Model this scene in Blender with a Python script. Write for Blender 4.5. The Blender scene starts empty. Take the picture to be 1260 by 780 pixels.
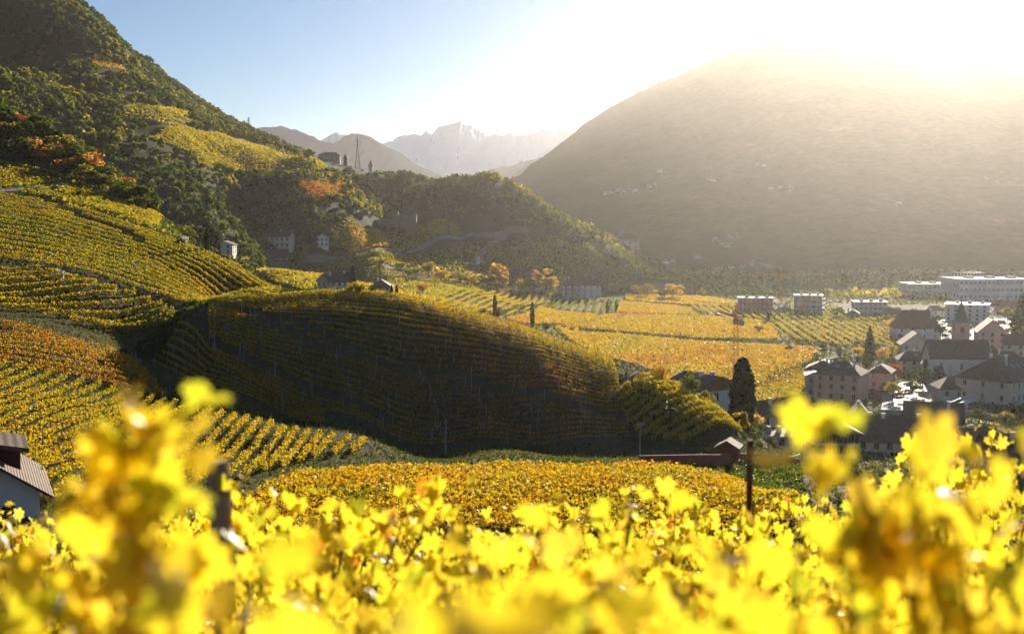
import bpy, math, random
import numpy as np
from mathutils import Vector, Matrix, Euler

rng = np.random.default_rng(11)
random.seed(11)
R = math.radians
SC = bpy.context.scene
COL = SC.collection

# ------------------------------------------------------------------ camera
FPX = 1521.0                       # focal length in photo pixels (1260 wide)
HC = 60.0                          # eye height above the valley floor
PITCH = math.atan(120.0 / FPX)
cam_data = bpy.data.cameras.new("camera")
cam = bpy.data.objects.new("camera", cam_data)
COL.objects.link(cam)
cam.location = (0, 0, HC)
cam.rotation_euler = (math.pi / 2 - PITCH, 0, 0)
cam_data.sensor_width = 36.0
cam_data.lens = 36.0 * FPX / 1260.0
cam_data.clip_start = 0.05
cam_data.clip_end = 60000
cam_data.dof.use_dof = True
cam_data.dof.focus_distance = 170.0
cam_data.dof.aperture_fstop = 1.8
SC.camera = cam

# ------------------------------------------------------------------ world, sun, exposure
SUN_AZ, SUN_EL = R(17.0), R(13.0)          # azimuth to the right of +Y
world = bpy.data.worlds.new("World")
SC.world = world
world.use_nodes = True
wn = world.node_tree.nodes
wl = world.node_tree.links
wn.clear()
wo = wn.new("ShaderNodeOutputWorld")
bg = wn.new("ShaderNodeBackground")
sky = wn.new("ShaderNodeTexSky")
sky.sky_type = 'NISHITA'
sky.sun_disc = False
sky.sun_elevation = SUN_EL
sky.sun_rotation = SUN_AZ
sky.altitude = 600
sky.air_density = 0.9
sky.dust_density = 0.0
sky.ozone_density = 4.0
bg.inputs[1].default_value = 0.047
wl.new(sky.outputs[0], bg.inputs[0])
wl.new(bg.outputs[0], wo.inputs[0])

sd = bpy.data.lights.new("sun", 'SUN')
sd.energy = 4.6
sd.angle = R(0.5)
sd.color = (1.0, 0.87, 0.69)
sun = bpy.data.objects.new("sun", sd)
COL.objects.link(sun)
sun_dir = Vector((math.sin(SUN_AZ) * math.cos(SUN_EL), math.cos(SUN_AZ) * math.cos(SUN_EL), math.sin(SUN_EL)))
sun.rotation_euler = sun_dir.to_track_quat('Z', 'Y').to_euler()
sun.location = (120, 300, 200)

SC.view_settings.view_transform = 'Standard'
SC.view_settings.look = 'None'
SC.view_settings.gamma = 1.0
SC.view_settings.use_curve_mapping = False
SC.view_settings.exposure = 1.06
cy = SC.cycles
cy.max_bounces = 5
cy.diffuse_bounces = 3
cy.glossy_bounces = 2
cy.transmission_bounces = 4
cy.volume_bounces = 0
cy.transparent_max_bounces = 6
cy.caustics_reflective = False
cy.caustics_refractive = False
cy.sample_clamp_indirect = 6.0
try:
    cy.use_denoising = True
    cy.denoiser = 'OPENIMAGEDENOISE'
except Exception:
    pass

# ------------------------------------------------------------------ materials
MATS = {}


def new_mat(name):
    m = bpy.data.materials.new(name)
    m.use_nodes = True
    nt = m.node_tree
    b = nt.nodes.get("Principled BSDF")
    return m, nt, b


def noise_node(nt, scale, detail=4, rough=0.6, coord='Object'):
    tc = nt.nodes.new("ShaderNodeTexCoord")
    n = nt.nodes.new("ShaderNodeTexNoise")
    n.inputs['Scale'].default_value = scale
    n.inputs['Detail'].default_value = detail
    n.inputs['Roughness'].default_value = rough
    nt.links.new(tc.outputs[coord], n.inputs['Vector'])
    return n


def ramp(nt, fac, stops):
    r = nt.nodes.new("ShaderNodeValToRGB")
    e = r.color_ramp.elements
    while len(e) > 1:
        e.remove(e[-1])
    for i, (p, c) in enumerate(stops):
        el = e[0] if i == 0 else e.new(p)
        el.position = p
        el.color = (c[0], c[1], c[2], 1)
    nt.links.new(fac, r.inputs[0])
    return r


def plain(name, c, rough=0.8, var=0.25, scale=0.6, metallic=0.0, spec=0.3, bump=0.0, bscale=8.0):
    """a surface with blotchy weathering"""
    m, nt, b = new_mat(name)
    n = noise_node(nt, scale, 5, 0.65)
    lo = [max(0, x * (1 - var)) for x in c]
    hi = [min(1, x * (1 + var)) for x in c]
    r = ramp(nt, n.outputs[0], [(0.3, lo), (0.7, hi)])
    nt.links.new(r.outputs[0], b.inputs['Base Color'])
    b.inputs['Roughness'].default_value = rough
    b.inputs['Metallic'].default_value = metallic
    b.inputs['Specular IOR Level'].default_value = spec
    if bump:
        n2 = noise_node(nt, bscale, 3, 0.6)
        bp = nt.nodes.new("ShaderNodeBump")
        bp.inputs['Strength'].default_value = bump
        nt.links.new(n2.outputs[0], bp.inputs['Height'])
        nt.links.new(bp.outputs[0], b.inputs['Normal'])
    MATS[name] = m
    return m


def foliage_mat(name, stops, trans=0.45, tstops=None, rough=0.5, spec=0.25, gain=1.0):
    """leaf material; the face attribute 'tint' picks the leaf's own colour"""
    m, nt, b = new_mat(name)
    at = nt.nodes.new("ShaderNodeAttribute")
    at.attribute_name = 'tint'
    r = ramp(nt, at.outputs['Fac'], stops)
    nt.links.new(r.outputs[0], b.inputs['Base Color'])
    b.inputs['Roughness'].default_value = rough
    b.inputs['Specular IOR Level'].default_value = spec
    tr = nt.nodes.new("ShaderNodeBsdfTranslucent")
    r2 = ramp(nt, at.outputs['Fac'], tstops or stops)
    nt.links.new(r2.outputs[0], tr.inputs['Color'])
    mx = nt.nodes.new("ShaderNodeMixShader")
    mx.inputs[0].default_value = trans
    out = nt.nodes.get("Material Output")
    nt.links.new(b.outputs[0], mx.inputs[1])
    nt.links.new(tr.outputs[0], mx.inputs[2])
    nt.links.new(mx.outputs[0], out.inputs['Surface'])
    MATS[name] = m
    return m


# ------------------------------------------------------------------ basic object helpers
def tag(o, label=None, cat=None, group=None, kind=None):
    if label:
        o["label"] = label
    if cat:
        o["category"] = cat
    if group:
        o["group"] = group
    if kind:
        o["kind"] = kind
    return o


def empty(name, loc=(0, 0, 0), rz=0.0):
    o = bpy.data.objects.new(name, None)
    o.empty_display_size = 0.5
    COL.objects.link(o)
    o.location = loc
    o.rotation_euler = (0, 0, rz)
    return o


def np_mesh(name, verts, faces_idx, face_sizes, mats, parent=None, tint=None, smooth=False, mat_idx=None):
    """mesh object from flat numpy arrays"""
    me = bpy.data.meshes.new(name)
    verts = np.asarray(verts, dtype=np.float32).reshape(-1, 3)
    faces_idx = np.asarray(faces_idx, dtype=np.int32).ravel()
    face_sizes = np.asarray(face_sizes, dtype=np.int32)
    me.vertices.add(len(verts))
    me.vertices.foreach_set("co", verts.ravel())
    me.loops.add(len(faces_idx))
    me.loops.foreach_set("vertex_index", faces_idx)
    nf = len(face_sizes)
    me.polygons.add(nf)
    starts = np.zeros(nf, dtype=np.int32)
    if nf > 1:
        starts[1:] = np.cumsum(face_sizes)[:-1]
    me.polygons.foreach_set("loop_start", starts)
    if mat_idx is not None:
        me.polygons.foreach_set("material_index", np.asarray(mat_idx, dtype=np.int32))
    if smooth:
        me.polygons.foreach_set("use_smooth", np.ones(nf, dtype=bool))
    if tint is not None:
        a = me.attributes.new("tint", 'FLOAT', 'FACE')
        a.data.foreach_set("value", np.asarray(tint, dtype=np.float32))
    me.update(calc_edges=True)
    me.validate()
    for m in (mats if isinstance(mats, (list, tuple)) else [mats]):
        me.materials.append(MATS[m] if isinstance(m, str) else m)
    o = bpy.data.objects.new(name, me)
    COL.objects.link(o)
    if parent:
        o.parent = parent
    return o


class MB:
    """collects polygons, then links them as ONE mesh object"""

    def __init__(self):
        self.v, self.f, self.s, self.m = [], [], [], []

    def poly(self, pts, mi=0):
        b = len(self.v)
        self.v.extend([tuple(p) for p in pts])
        self.f.extend(range(b, b + len(pts)))
        self.s.append(len(pts))
        self.m.append(mi)

    def box(self, x0, x1, y0, y1, z0, z1, mi=0):
        self.hexa([(x0, y0, z0), (x1, y0, z0), (x1, y1, z0), (x0, y1, z0)],
                  [(x0, y0, z1), (x1, y0, z1), (x1, y1, z1), (x0, y1, z1)], mi)

    def hexa(self, lo, hi, mi=0):
        n = len(lo)
        self.poly(lo[::-1], mi)
        self.poly(hi, mi)
        for i in range(n):
            j = (i + 1) % n
            self.poly([lo[i], lo[j], hi[j], hi[i]], mi)

    def bar(self, a, b, r, n=5, r2=None, mi=0):
        a, b = Vector(a), Vector(b)
        d = (b - a)
        if d.length < 1e-6:
            return
        d.normalize()
        up = Vector((0, 0, 1)) if abs(d.z) < 0.9 else Vector((1, 0, 0))
        u = d.cross(up).normalized()
        w = d.cross(u)
        r2 = r if r2 is None else r2
        lo = [a + (u * math.cos(t) + w * math.sin(t)) * r for t in [2 * math.pi * k / n for k in range(n)]]
        hi = [b + (u * math.cos(t) + w * math.sin(t)) * r2 for t in [2 * math.pi * k / n for k in range(n)]]
        self.hexa(lo, hi, mi)

    def path(self, pts, radii, n=6, mi=0):
        for i in range(len(pts) - 1):
            self.bar(pts[i], pts[i + 1], radii[i], n, radii[i + 1], mi)

    def build(self, name, mats, parent=None, smooth=False):
        return np_mesh(name, self.v, self.f, self.s, mats, parent, smooth=smooth, mat_idx=self.m)


# ------------------------------------------------------------------ noise
_lat = np.random.default_rng(5).random((256, 256))


def vnoise(x, y):
    x = np.asarray(x, float)
    y = np.asarray(y, float)
    xi = np.floor(x).astype(int)
    yi = np.floor(y).astype(int)
    fx = x - xi
    fy = y - yi
    fx = fx * fx * fx * (fx * (fx * 6 - 15) + 10)
    fy = fy * fy * fy * (fy * (fy * 6 - 15) + 10)
    a = _lat[xi & 255, yi & 255]
    b = _lat[(xi + 1) & 255, yi & 255]
    c = _lat[xi & 255, (yi + 1) & 255]
    d = _lat[(xi + 1) & 255, (yi + 1) & 255]
    return (a * (1 - fx) + b * fx) * (1 - fy) + (c * (1 - fx) + d * fx) * fy


def fbm(x, y, o=4, ridged=False):
    s = 0
    a = 0.5
    t = 0
    for k in range(o):
        n = vnoise(x * 2 ** k + 17.3 * k, y * 2 ** k + 9.1 * k)
        if ridged:
            n = 1 - np.abs(2 * n - 1)
        s = s + a * n
        t += a
        a *= 0.5
    return s / t


def sstep(a, b, x):
    t = np.clip((np.asarray(x, float) - a) / (b - a), 0, 1)
    return t * t * (3 - 2 * t)


# ------------------------------------------------------------------ terrain: surveyed points joined by a smooth surface
def ray(px, py):
    a = (px - 630.0) / FPX
    b = (390.0 - py) / FPX
    y = math.cos(PITCH) + b * math.sin(PITCH)
    z = b * math.cos(PITCH) - math.sin(PITCH)
    return a / y, z / y


def P(px, py, Y):
    a, s = ray(px, py)
    return (a * Y, Y, HC + s * Y)


def W(px, Y, dz):
    """bearing of the photo column px at depth Y, height dz from the eye"""
    return ((px - 630.0) / FPX * Y, Y, HC + dz)


CTRL = []
# close slope below the eye
for x in (-40, -18, 0, 18, 40):
    CTRL += [(x, -30, HC + 3.5), (x, 0, HC - 2.15), (x, 5, HC - 3.0), (x, 10, HC - 4.3), (x, 16, HC - 6.0)]
for px in (-500, 0, 300, 630, 950, 1260, 1750):
    CTRL += [W(px, 27, -11.0), W(px, 42, -16.5)]
for px in (-500, 0):
    CTRL += [W(px, 62, -18.5)]
for px in (330, 630, 900):
    CTRL += [W(px, 64, -19.2), W(px, 75, -20.2)]
CTRL += [W(1150, 62, -22), W(1400, 62, -25), W(1800, 62, -25)]
# golden mat vineyard B
CTRL += [P(330, 612, 92), P(500, 600, 96), P(650, 598, 97), P(850, 608, 95), P(960, 625, 86),
         P(400, 590, 106), P(630, 580, 108), P(880, 596, 108)]
# track behind it
CTRL += [P(420, 566, 119), P(630, 567, 120), W(480, 132, -24.8), W(640, 134, -25.4), W(800, 136, -26.2)]
# dark hill C: foot, face, crest, back
CTRL += [P(380, 536, 141), P(520, 551, 143), P(660, 553, 144), P(790, 555, 144), P(880, 545, 148)]
CTRL += [P(320, 455, 159), P(440, 455, 158), P(560, 465, 157), P(680, 480, 156), P(780, 500, 154)]
CREST = [(240, 383, 180), (320, 372, 179), (390, 366, 177), (440, 364, 176), (500, 371, 175), (560, 385, 175),
         (620, 398, 177), (660, 412, 178), (710, 430, 176), (760, 452, 171), (810, 474, 160), (850, 492, 158), (900, 522, 153)]
CTRL += [P(*c) for c in CREST]
CTRL += [P(560, 402, 168), P(640, 440, 165), P(720, 470, 162)]
CTRL += [W(300, 222, -17), W(440, 222, -19), W(560, 214, -22), W(660, 212, -26), W(760, 202, -31), W(850, 190, -35), W(930, 185, -38)]
# left lower block D1 / D2 / D3
CTRL += [P(0, 585, 86), P(110, 580, 95), P(220, 566, 106), P(330, 556, 116), P(450, 547, 129), W(-450, 95, -17)]
CTRL += [P(0, 452, 140), P(140, 482, 141), P(250, 500, 138), P(330, 520, 134), P(70, 520, 112), W(-450, 140, -10)]
CTRL += [P(0, 392, 165), P(140, 432, 165), P(-300, 330, 170)]
CTRL += [P(0, 376, 176), P(120, 412, 178), P(190, 432, 176)]
CTRL += [P(0, 327, 204), P(110, 352, 200), P(215, 388, 196), P(195, 408, 188)]
# gully between D and C
CTRL += [P(180, 440, 168), P(230, 462, 158), P(300, 492, 148), P(390, 524, 139), P(470, 548, 134)]
# big slope E
CTRL += [P(0, 318, 212), P(150, 352, 208), P(240, 372, 208), P(345, 362, 226)]
CTRL += [P(0, 275, 250), P(120, 302, 246), P(230, 330, 240), P(0, 237, 292), P(120, 263, 284), P(180, 283, 276), P(240, 305, 268), P(300, 332, 250), P(350, 357, 236), P(-350, 170, 290)]
CTRL += [W(300, 300, -22), W(360, 275, -26), W(420, 262, -27), W(260, 352, -22), W(290, 330, -27), W(235, 385, -26), W(330, 335, -33), W(330, 430, -38), W(260, 480, -34)]
# F and the wooded crest above it
CTRL += [P(0, 196, 352), P(120, 240, 336), P(200, 278, 312), P(0, 152, 425), P(40, 165, 420), P(70, 186, 408), P(110, 210, 395), P(160, 250, 375), P(232, 300, 335), P(-350, 80, 430)]
CTRL += [W(-300, 520, 30), W(0, 520, 12), W(100, 500, -4), W(200, 450, -24), W(260, 410, -30), W(-300, 620, 52)]
# ravine and the high left mountain G
CTRL += [W(150, 590, -4), W(240, 580, -24), W(320, 560, -26), W(0, 620, 25)]
CTRL += [P(0, 130, 720), P(100, 150, 750), P(-300, 40, 750), P(150, 220, 670), P(250, 262, 660), P(300, 302, 720), P(200, 200, 720)]
CTRL += [P(150, 138, 860), P(200, 150, 860), P(250, 190, 830), P(300, 190, 900), P(350, 215, 880), P(420, 222, 940), P(380, 255, 820), P(0, 60, 950), P(80, 60, 980), P(150, 90, 1000), P(250, 150, 1040)]
CTRL += [P(105, 4, 1160), P(150, 52, 1180), P(200, 96, 1200), P(260, 134, 1225), P(300, 160, 1240), P(330, 175, 1245), P(365, 190, 1250), P(400, 203, 1250), P(450, 212, 1225), P(490, 217, 1210), P(520, 225, 1195), P(560, 230, 1170), P(600, 231, 1145),
         P(650, 252, 1105), P(700, 284, 1075), P(750, 308, 1065), P(800, 328, 1090), P(840, 340, 1180), P(-60, -140, 1180), P(-400, -280, 1200)]
CTRL += [W(-300, 1600, 300), W(105, 1600, 170), W(260, 1600, 90), W(400, 1600, 40), W(520, 1500, 10), W(600, 1400, -5), W(700, 1350, -40), W(780, 1350, -55)]
CTRL += [P(350, 326, 780), P(400, 318, 800), P(480, 282, 950), P(500, 302, 880), P(560, 302, 905), P(620, 320, 940), P(700, 328, 1010), P(600, 268, 1010), P(660, 292, 1010), P(440, 250, 1010), P(530, 258, 1030), P(450, 325, 800), P(520, 326, 830)]
# fields behind C
CTRL += [P(300, 332, 610), P(340, 350, 520), P(400, 346, 590), P(450, 353, 590), P(550, 352, 745), P(600, 347, 880), P(660, 350, 930), P(520, 368, 560), P(600, 385, 640), P(560, 378, 560)]
CTRL += [W(430, 330, -31), W(500, 400, -36), W(600, 330, -46), W(600, 450, -49), W(700, 330, -54), W(700, 270, -46)]
# flat valley
for Y in (430, 560, 700, 850, 1000):
    for px in (720, 860, 1000, 1150, 1350, 1700, 2100):
        CTRL.append(W(px, Y, -60.0))
for Y in (1250, 1500, 2200, 3500, 6000, 9400):
    for px in (850, 1000, 1200, 1500, 2100):
        CTRL.append(W(px, Y, -60.0))
for Y in (2200, 3500, 6000, 9400):
    for px in (-800, -200, 300, 600):
        CTRL.append(W(px, Y, -60.0))
CTRL += [P(411, 357, 505), P(468, 358, 505), P(434, 357, 490), P(380, 362, 470)]
CTRL += [P(1026, 578, 188), P(1062, 579, 190), W(985, 176, -36.0), W(960, 215, -42.5), W(900, 200, -40), W(1130, 190, -44), W(1300, 190, -44.5)]
# right: slope down to the houses
for px, a, b, c in ((1000, -35, -47, -56), (1130, -36, -47, -57), (1300, -37, -48, -57), (1800, -38, -49, -57)):
    CTRL += [W(px, 150, a), W(px, 230, b), W(px, 330, c)]
CTRL += [P(1000, 628, 84), P(1010, 656, 75), P(1000, 700, 64), P(790, 571, 128), P(830, 572, 131), P(880, 572, 136), P(930, 571, 150), P(984, 569, 180), P(850, 585, 121), P(900, 602, 119), P(940, 595, 140), P(990, 606, 150), W(1010, 100, -27), W(1150, 100, -30), W(1400, 100, -31), P(872, 505, 242), P(838, 500, 236), W(900, 266, -43), W(820, 275, -46)]
CTRL = np.array(CTRL, float)
YS = 40.0
AU = 2.2


def uv(x, y):
    return AU * x / (y + YS), np.log(y + YS)


cu, cv = uv(CTRL[:, 0], CTRL[:, 1])
CK = 0.05


def kern(du, dv):
    return np.sqrt(du * du + dv * dv + CK * CK)


_n = len(CTRL)
_A = np.zeros((_n + 3, _n + 3))
_A[:_n, :_n] = kern(cu[:, None] - cu[None], cv[:, None] - cv[None]) - 2e-3 * np.eye(_n)
_A[:_n, _n] = 1
_A[:_n, _n + 1] = cu
_A[:_n, _n + 2] = cv
_A[_n:, :_n] = _A[:_n, _n:].T
_b = np.zeros(_n + 3)
_b[:_n] = CTRL[:, 2]
_w = np.linalg.solve(_A, _b)

NU, NV = 440, 520
U0, U1 = -1.05 * AU, 1.05 * AU
V0, V1 = math.log(6.0), math.log(9400 + YS)
gu = np.linspace(U0, U1, NU)
gv = np.linspace(V0, V1, NV)
GU, GV = np.meshgrid(gu, gv)          # rows: v
GZ = np.zeros_like(GU)
for j in range(NV):
    k = kern(GU[j][:, None] - cu[None], GV[j][:, None] - cv[None])
    GZ[j] = k @ _w[:_n] + _w[_n] + GU[j] * _w[_n + 1] + GV[j] * _w[_n + 2]
GYW = np.exp(GV) - YS
GXW = GU / AU * (GYW + YS)
# valley floor is the lowest ground and really flat
flat = sstep(3.0, 0.0, GZ)
GZ = np.where(GZ < 3.0, np.maximum(GZ, 0) * (1 - flat) + 0.0 * flat, GZ)
# roughness of the wild slopes
wild = sstep(330, 700, GYW) * sstep(6, 40, GZ)
GZ = GZ + wild * ((fbm(GXW / 90, GYW / 120, 4) - 0.5) * 22 + (fbm(GXW / 60 + 40, GYW / 160, 3, True) - 0.6) * 10)
GZ = GZ + sstep(20, 90, GYW) * (fbm(GXW / 22 + 7, GYW / 22, 3) - 0.5) * 1.3 * sstep(1.0, 8.0, GZ)
GZ = GZ + (fbm(GXW / 1.7, GYW / 1.7, 3) - 0.5) * 0.12


def gz(x, y):
    """terrain height (bilinear on the sheet's own grid)"""
    x = np.asarray(x, float)
    y = np.asarray(y, float)
    u, v = uv(x, y)
    fu = np.clip((u - U0) / (U1 - U0) * (NU - 1), 0, NU - 1.001)
    fv = np.clip((v - V0) / (V1 - V0) * (NV - 1), 0, NV - 1.001)
    iu = fu.astype(int)
    iv = fv.astype(int)
    a = fu - iu
    b = fv - iv
    return (GZ[iv, iu] * (1 - a) + GZ[iv, iu + 1] * a) * (1 - b) + (GZ[iv + 1, iu] * (1 - a) + GZ[iv + 1, iu + 1] * a) * b


def hit(px, py, ymin=50.0, ymax=4000.0):
    """first ground point seen at a photo pixel beyond ymin"""
    a, s = ray(px, py)
    Y = np.exp(np.linspace(math.log(ymin), math.log(ymax), 2500))
    d = HC + s * Y - gz(a * Y, Y)
    i = np.argmax(d < 0)
    if d[i] >= 0:
        i = len(Y) - 1
    if i == 0:
        y = Y[0]
    else:
        t = d[i - 1] / (d[i - 1] - d[i] + 1e-12)
        y = Y[i - 1] + t * (Y[i] - Y[i - 1])
    return np.array([a * y, y, float(gz(a * y, y))])


def grid_faces(nv, nu):
    i = np.arange(nv - 1)[:, None] * nu + np.arange(nu - 1)[None]
    return np.stack([i, i + 1, i + nu + 1, i + nu], -1).reshape(-1, 4)


# ground material: grass, soil and stones by noise; one attribute tells wooded from tilled land
m, nt, b = new_mat("ground_soil_grass")
at = nt.nodes.new("ShaderNodeAttribute")
at.attribute_name = 'wood'
n1 = noise_node(nt, 0.06, 6, 0.7)
n2 = noise_node(nt, 1.3, 5, 0.7)
r1 = ramp(nt, n1.outputs[0], [(0.3, (0.07, 0.06, 0.03)), (0.5, (0.10, 0.08, 0.042)), (0.62, (0.13, 0.10, 0.058)), (0.75, (0.085, 0.085, 0.03))])
r2 = ramp(nt, n2.outputs[0], [(0.3, (0.55, 0.55, 0.5)), (0.7, (1.25, 1.2, 1.1))])
mm = nt.nodes.new("ShaderNodeMixRGB")
mm.blend_type = 'MULTIPLY'
mm.inputs[0].default_value = 1
nt.links.new(r1.outputs[0], mm.inputs[1])
nt.links.new(r2.outputs[0], mm.inputs[2])
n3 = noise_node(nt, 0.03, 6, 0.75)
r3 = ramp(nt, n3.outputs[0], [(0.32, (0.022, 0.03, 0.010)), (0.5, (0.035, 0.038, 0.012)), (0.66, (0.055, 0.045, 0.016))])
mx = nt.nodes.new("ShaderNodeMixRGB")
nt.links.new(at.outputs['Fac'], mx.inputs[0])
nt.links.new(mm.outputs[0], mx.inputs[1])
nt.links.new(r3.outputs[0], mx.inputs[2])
nt.links.new(mx.outputs[0], b.inputs['Base Color'])
b.inputs['Roughness'].default_value = 0.95
b.inputs['Specular IOR Level'].default_value = 0.1
bp = nt.nodes.new("ShaderNodeBump")
bp.inputs['Strength'].default_value = 0.6
bp.inputs['Distance'].default_value = 0.3
nt.links.new(n2.outputs[0], bp.inputs['Height'])
nt.links.new(bp.outputs[0], b.inputs['Normal'])
MATS["ground"] = m

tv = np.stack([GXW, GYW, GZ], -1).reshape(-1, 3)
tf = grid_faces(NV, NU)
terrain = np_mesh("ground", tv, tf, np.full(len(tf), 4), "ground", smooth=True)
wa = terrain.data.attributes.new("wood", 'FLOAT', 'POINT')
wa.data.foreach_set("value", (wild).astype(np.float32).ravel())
tag(terrain, kind="structure")

# ------------------------------------------------------------------ distant mountains
m, nt, b = new_mat("wooded_mountain")
n1 = noise_node(nt, 0.006, 8, 0.75)
r1 = ramp(nt, n1.outputs[0], [(0.32, (0.018, 0.026, 0.012)), (0.48, (0.026, 0.032, 0.014)), (0.62, (0.04, 0.038, 0.016)), (0.68, (0.075, 0.065, 0.022)), (0.74, (0.03, 0.036, 0.014))])
n2 = noise_node(nt, 0.07, 4, 0.7)
r2 = ramp(nt, n2.outputs[0], [(0.35, (0.7, 0.7, 0.7)), (0.65, (1.3, 1.25, 1.15))])
mm = nt.nodes.new("ShaderNodeMixRGB")
mm.blend_type = 'MULTIPLY'
mm.inputs[0].default_value = 1
nt.links.new(r1.outputs[0], mm.inputs[1])
nt.links.new(r2.outputs[0], mm.inputs[2])
nt.links.new(mm.outputs[0], b.inputs['Base Color'])
bp = nt.nodes.new("ShaderNodeBump")
bp.inputs['Strength'].default_value = 1.0
bp.inputs['Distance'].default_value = 4.0
nt.links.new(n2.outputs[0], bp.inputs['Height'])
nt.links.new(bp.outputs[0], b.inputs['Normal'])
b.inputs['Roughness'].default_value = 1
b.inputs['Specular IOR Level'].default_value = 0.0
MATS["wooded_mountain"] = m

m, nt, b = new_mat("haze_blue_forest")  # blue of the distant haze is painted into the forest's base colour
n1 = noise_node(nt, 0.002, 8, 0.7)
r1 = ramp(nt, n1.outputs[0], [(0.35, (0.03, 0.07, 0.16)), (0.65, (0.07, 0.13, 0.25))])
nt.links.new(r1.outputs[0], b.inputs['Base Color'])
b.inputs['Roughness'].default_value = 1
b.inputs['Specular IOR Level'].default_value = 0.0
MATS["haze_blue_mountain"] = m

m, nt, b = new_mat("haze_blue_snowy_rock")
geo = nt.nodes.new("ShaderNodeNewGeometry")
sx = nt.nodes.new("ShaderNodeSeparateXYZ")
nt.links.new(geo.outputs['Normal'], sx.inputs[0])
n1 = noise_node(nt, 0.006, 8, 0.75)
ad = nt.nodes.new("ShaderNodeMath")
ad.operation = 'MULTIPLY_ADD'
ad.inputs[1].default_value = 0.55
nt.links.new(n1.outputs[0], ad.inputs[0])
nt.links.new(sx.outputs[2], ad.inputs[2])
r1 = ramp(nt, ad.outputs[0], [(0.76, (0.08, 0.13, 0.24)), (0.86, (0.80, 0.87, 0.95))])  # rock blued for distance: haze put into its base colour, snow above
nt.links.new(r1.outputs[0], b.inputs['Base Color'])
b.inputs['Roughness'].default_value = 0.9
b.inputs['Specular IOR Level'].default_value = 0.05
MATS["haze_blue_snowy_rock"] = m


def massif(name, pts, Y, front, back, mat, amp, wl, seed, nu=260, nv=70, power=1.0, jag=0.0, base=-40.0, side=0.0):
    """a mountain body: crest through the given bearings and heights at depth Y, falling to its foot in front and behind"""
    pts = sorted(pts)
    px = np.array([p[0] for p in pts], float)
    zz = np.array([P(p[0], p[1], Y)[2] for p in pts])
    xx = (px - 630) / FPX * Y
    x = np.linspace(xx[0], xx[-1], nu)
    zc = np.interp(x, xx, zz)
    zc = zc + jag * (fbm(x / (wl * 0.25) + seed, x * 0 + seed, 5, True) - 0.5)
    t = np.concatenate([np.linspace(0, 1, nv), 1 + np.linspace(0, 1, nv // 3)[1:]])
    X = np.repeat(x[None], len(t), 0)
    T = np.repeat(t[:, None], nu, 1)
    Yw = np.where(T <= 1, Y - front * (1 - T), Y + back * (T - 1))
    prof = np.where(T <= 1, T ** power, (2 - T))
    Z = base + (zc[None] - base) * prof
    env = np.clip(4 * T * (1 - T), 0, 1) * (T <= 1) + np.clip(2 * (T - 1) * (2 - T), 0, 1) * (T > 1)
    warp = fbm(X / wl * 0.4 + seed, Yw / wl * 0.4, 3) * 2
    Z = Z + amp * env ** 0.7 * ((fbm(X / wl + seed + warp, Yw / (wl * 2.2) + seed, 6, True) - 0.62) + 0.6 * (fbm(X / wl * 2.7, Yw / wl * 1.4 + seed, 4) - 0.5))
    f = grid_faces(len(t), nu)
    o = np_mesh(name, np.stack([X, Yw, Z], -1).reshape(-1, 3), f, np.full(len(f), 4), mat, smooth=True)
    tag(o, kind="structure")
    return o


massif("wooded_mountain", [(300, 262), (480, 250), (560, 240), (605, 228), (640, 214), (670, 193), (700, 170), (725, 149), (750, 130), (790, 111), (830, 95), (870, 78), (900, 64),
                    (945, 52), (1000, 48), (1040, 47), (1070, 56), (1100, 72), (1140, 84), (1185, 72), (1225, 88), (1260, 100), (1350, 120), (1600, 170), (1900, 220)],
       3000, 1680, 900, "wooded_mountain", 34, 300, 3.0, nu=420, nv=120, jag=16, power=0.95)
massif("foothills", [(380, 250), (520, 236), (560, 224), (600, 210), (640, 200), (690, 187), (740, 180), (800, 190), (900, 230)], 3800, 800, 400, "haze_blue_mountain", 40, 180, 9.0, jag=14)
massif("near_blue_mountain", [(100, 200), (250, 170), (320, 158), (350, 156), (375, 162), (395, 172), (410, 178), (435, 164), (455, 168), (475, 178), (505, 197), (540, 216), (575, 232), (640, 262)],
       4300, 850, 400, "haze_blue_mountain", 50, 220, 21.0, jag=14)
massif("snow_mountains", [(200, 215), (330, 190), (400, 170), (418, 164), (440, 172), (470, 178), (488, 172), (505, 168), (515, 164), (520, 167), (526, 160), (532, 165), (540, 156), (552, 154), (565, 150), (580, 153), (590, 161), (598, 168), (612, 164),
                          (630, 165), (650, 166), (668, 160), (680, 163), (695, 160), (708, 164), (716, 156), (724, 163), (745, 172), (800, 185), (950, 210)],
       5000, 1050, 250, "haze_blue_snowy_rock", 75, 180, 33.0, nu=560, nv=170, power=0.8, jag=34)

# ------------------------------------------------------------------ haze: morning air filling the valley
m = bpy.data.materials.new("haze_air")
m.use_nodes = True
nt = m.node_tree
nt.nodes.clear()
out = nt.nodes.new("ShaderNodeOutputMaterial")
pv = nt.nodes.new("ShaderNodeVolumePrincipled")
pv.inputs['Color'].default_value = (0.98, 0.95, 0.91, 1)
pv.inputs['Density'].default_value = 0.000034
pv.inputs['Anisotropy'].default_value = 0.75
nt.links.new(pv.outputs[0], out.inputs['Volume'])
m.cycles.homogeneous_volume = True
MATS["haze"] = m
hb = MB()
hb.box(-9900, 9900, -60, 9600, -120, 535)
haze = hb.build("haze", "haze")
tag(haze, kind="stuff")

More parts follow.
